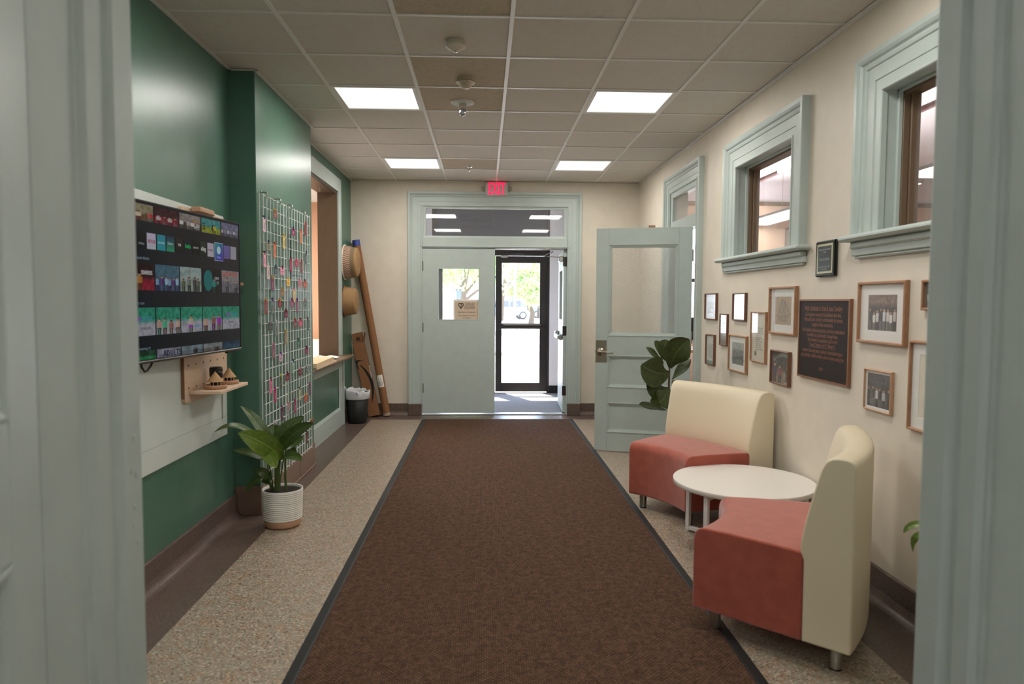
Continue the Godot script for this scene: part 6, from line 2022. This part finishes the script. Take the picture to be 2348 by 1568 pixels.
func car(at: Vector3, turn: float, m: Material, label: String) -> void:
	var o := thing("parked_car", label, "car", at, turn, "cars parked across the street")
	var low := [Vector2(-2.2, 0.35), Vector2(-2.25, 0.6), Vector2(-2.15, 0.92), Vector2(-1.2, 1.0), Vector2(1.75, 1.02), Vector2(2.15, 0.92), Vector2(2.25, 0.6), Vector2(2.2, 0.35)]
	var high := [Vector2(-1.25, 1.0), Vector2(-0.55, 1.48), Vector2(0.2, 1.55), Vector2(1.2, 1.5), Vector2(1.85, 1.02)]
	var s := Sh.new()
	s.t = Transform3D(Basis(Vector3(1, 0, 0), Vector3(0, 0, 1), Vector3(0, 1, 0)), Vector3.ZERO)
	s.prism(low, -0.88, 0.88)
	obj("body", s, m, o)
	s = Sh.new()
	s.t = Transform3D(Basis(Vector3(1, 0, 0), Vector3(0, 0, 1), Vector3(0, 1, 0)), Vector3.ZERO)
	s.prism(high, -0.74, 0.74)
	obj("cabin", s, mat(C(60, 70, 84), 0.15), o)
	obj("roof", Sh.new().span(Vector3(-0.5, 1.5, -0.7), Vector3(1.2, 1.57, 0.7), 0.03), m, o)
	for x in [-0.62, 0.3, 1.3]:
		obj("pillar", Sh.new().span(Vector3(x - 0.05, 1.0, -0.76), Vector3(x + 0.05, 1.52, 0.76), 0.01), m, o)
	for x in [-1.4, 1.4]:
		for z in [-0.8, 0.8]:
			var w := Sh.new()
			w.t = Transform3D(Basis(Vector3.RIGHT, PI / 2), Vector3(x, 0.33, z))
			w.g = 0
			w.lathe(Vector3.ZERO, [Vector2(0.2, -0.1), Vector2(0.31, -0.1), Vector2(0.33, -0.07), Vector2(0.33, 0.07), Vector2(0.31, 0.1), Vector2(0.2, 0.1)], 20)
			obj("tyre", w, M.rubber, o)
			w = Sh.new()
			w.t = Transform3D(Basis(Vector3.RIGHT, PI / 2), Vector3(x, 0.33, z))
			w.lathe(Vector3.ZERO, [Vector2(0, -0.09), Vector2(0.2, -0.09), Vector2(0.2, 0.09), Vector2(0, 0.09)], 14)
			obj("rim", w, M.steel, o)


func house(at: Vector3, w: float, h: float, m: Material, label: String, arch: bool) -> void:
	var o := thing("house", label, "building", at, 0, "buildings across the street")
	obj("wall", Sh.new().span(Vector3(-w / 2, 0, -8), Vector3(w / 2, h, 0), 0.03), m, o)
	var s := Sh.new()
	s.t = Transform3D(Basis(Vector3(0, 0, 1), Vector3(0, 1, 0), Vector3(-1, 0, 0)), Vector3.ZERO)
	s.qo(Vector3(0.4, h - 0.2, -w / 2 - 0.3), Vector3(0.4, h - 0.2, w / 2 + 0.3), Vector3(-4, h + 2.6, w / 2 + 0.3), Vector3(-4, h + 2.6, -w / 2 - 0.3), Vector3(1, 1, 0))
	s.qo(Vector3(-8.4, h - 0.2, -w / 2 - 0.3), Vector3(-8.4, h - 0.2, w / 2 + 0.3), Vector3(-4, h + 2.6, w / 2 + 0.3), Vector3(-4, h + 2.6, -w / 2 - 0.3), Vector3(-1, 1, 0))
	s.t = Transform3D(Basis(Vector3.UP, -PI / 2), Vector3.ZERO)
	obj("roof", s, mat(C(96, 92, 94), 0.8), o)
	var glassm := mat(C(90, 104, 118), 0.1)
	var n := int(w / 2.6)
	for k in n:
		for f in int(h / 3.2):
			var x := -w / 2 + (k + 0.5) * w / n
			var y := 1.0 + f * 3.0
			var fr := obj("window", Sh.new().mitre(x - 0.5, y, x + 0.5, y + 1.6, [Vector2(0, -0.02), Vector2(0, 0.05), Vector2(0.12, 0.05), Vector2(0.12, 0)]), M.white, o)
			obj("pane", Sh.new().span(Vector3(x - 0.5, y, 0.002), Vector3(x + 0.5, y + 1.6, 0.01)), glassm, fr)
			if arch:
				var p := [Vector2(x - 0.5, 0)]
				for i in 9:
					var a := PI * (1.0 - i / 8.0)
					p.append(Vector2(x + 0.62 * cos(a), 0.62 * sin(a)))
				var ar := Sh.new()
				ar.t = Transform3D(Basis(Vector3(1, 0, 0), Vector3(0, 0, 1), Vector3(0, 1, 0)), Vector3(0, y + 1.6, 0))
				ar.prism(p.slice(1), 0.0, 0.05)
				obj("arch", ar, M.white, o)


func outside() -> void:
	var ground := tri_map(mat(Color.WHITE, 0.9), Vector3(0.3, 0.3, 0.3))
	ground.albedo_texture = noise_tex(0.03, 301, C(206, 202, 194), C(226, 222, 214))
	struct("ground", Sh.new().span(Vector3(-90, -0.4, -54), Vector3(90, -0.03, -11.05)), ground, "sunlit pale concrete forecourt beyond the glass entrance doors", "ground")
	struct("road", Sh.new().span(Vector3(-90, -0.4, -66), Vector3(90, -0.05, -54)), mat(C(150, 148, 146), 0.9), "sun-bleached street across the forecourt", "road")
	struct("pavement", Sh.new().span(Vector3(-90, -0.4, -130), Vector3(90, -0.02, -66)), mat(C(150, 160, 120), 0.95), "pale verge behind the street", "ground")
	var kb := obj("kerb", Sh.new().span(Vector3(-1.0, -0.03, -19.2), Vector3(2.05, 0.06, -18.9), 0.02), mat(C(180, 178, 174), 0.9))
	tag(kb, "low concrete kerb across the forecourt, seen through the lower door glass", "kerb")
	var la := mat(C(148, 176, 112), 0.6)
	la.backlight_enabled = true
	la.backlight = Color(0.5, 0.6, 0.2)
	var lb := mat(C(128, 164, 124), 0.6)
	lb.backlight_enabled = true
	lb.backlight = Color(0.35, 0.5, 0.25)
	tree(Vector3(-1.15, -0.03, -34), 5.6, 2.2, 11, "leafy tree whose forked trunk stands in the middle of the left door window", la)
	tree(Vector3(-4.4, -0.03, -46), 7.0, 2.6, 12, "leafy tree at the left side of the left door window", lb)
	tree(Vector3(2.75, -0.03, -42), 3.9, 1.5, 13, "small round green tree at the right of the right door glass", la)
	tree(Vector3(1.2, -0.03, -52), 7.6, 1.8, 14, "leafy tree hanging into the upper left of the right door glass", la)
	tree(Vector3(4.6, -0.03, -60), 9.0, 2.4, 15, "tall tree at the upper right of the right door glass", lb)
	tree(Vector3(0.2, -0.03, -72), 11.0, 4.0, 16, "tall tree behind the middle of the entrance", lb)
	tree(Vector3(12.0, -0.03, -72), 12.0, 4.6, 17, "tree far to the right beyond the street", lb)
	car(Vector3(1.6, -0.05, -58), 8, mat(C(136, 146, 164), 0.2), "pale parked car whose front shows at the left of the right door glass")
	car(Vector3(6.0, -0.05, -63), 0, mat(C(120, 136, 176), 0.2), "blue-grey parked car behind the pale one")
	house(Vector3(-7.0, -0.03, -74), 12, 7, mat(C(206, 178, 168), 0.9), "pinkish house with arched windows at the left of the door window", true)
	house(Vector3(3.5, -0.03, -88), 10, 9, mat(C(216, 220, 226), 0.9), "white house glimpsed high among the trees in the right door glass", false)
	house(Vector3(18.0, -0.03, -86), 14, 8, mat(C(196, 188, 180), 0.9), "pale house far to the right beyond the trees", false)
	var fe := thing("fence", "dark picket fence behind the parked cars", "fence", Vector3(3.2, -0.03, -66.5))
	for k in 60:
		obj("picket", Sh.new().span(Vector3(-6.0 + k * 0.2, 0.05, -0.02), Vector3(-5.95 + k * 0.2, 1.3, 0.02)), mat(C(84, 84, 96), 0.7) if k == 0 else fe.get_child(0).material_override, fe)
	for yy in [0.3, 1.1]:
		obj("rail", Sh.new().span(Vector3(-6.1, yy, -0.05), Vector3(6.0, yy + 0.06, -0.02)), fe.get_child(0).material_override, fe)
	var pole := thing("street_pole", "thin pale street pole in the right door glass", "pole", Vector3(1.62, -0.03, -38))
	obj("post", Sh.new().tube([Vector3.ZERO, Vector3(0, 7, 0)], 0.06, 8), M.steel, pole)
	obj("foot", Sh.new().tube([Vector3.ZERO, Vector3(0, 0.3, 0)], 0.11, 10), M.steel, pole)
	# the building's own front, with only the entrance open
	var s := Sh.new()
	s.span(Vector3(-12, 0, -11.15), Vector3(-0.81, 6, -11.02))
	s.span(Vector3(1.0, 0, -11.15), Vector3(2.16, 6, -11.02))
	s.span(Vector3(-0.81, 3.0, -11.15), Vector3(1.0, 6, -11.02))
	struct("wall_facade", s, M.clay, "outer face of the building round the entrance doors", "wall")


func _ready() -> void:
	rng.seed = 7
	camera_and_light()
	make_materials()
	shell()
	near_doorway()
	windows_and_doors()
	vestibule()
	side_rooms()
	counter_opening()
	outside()
	fittings()
	lounge()
	television()
	wire_grid()
	plants()
	corner_things()
	pictures()
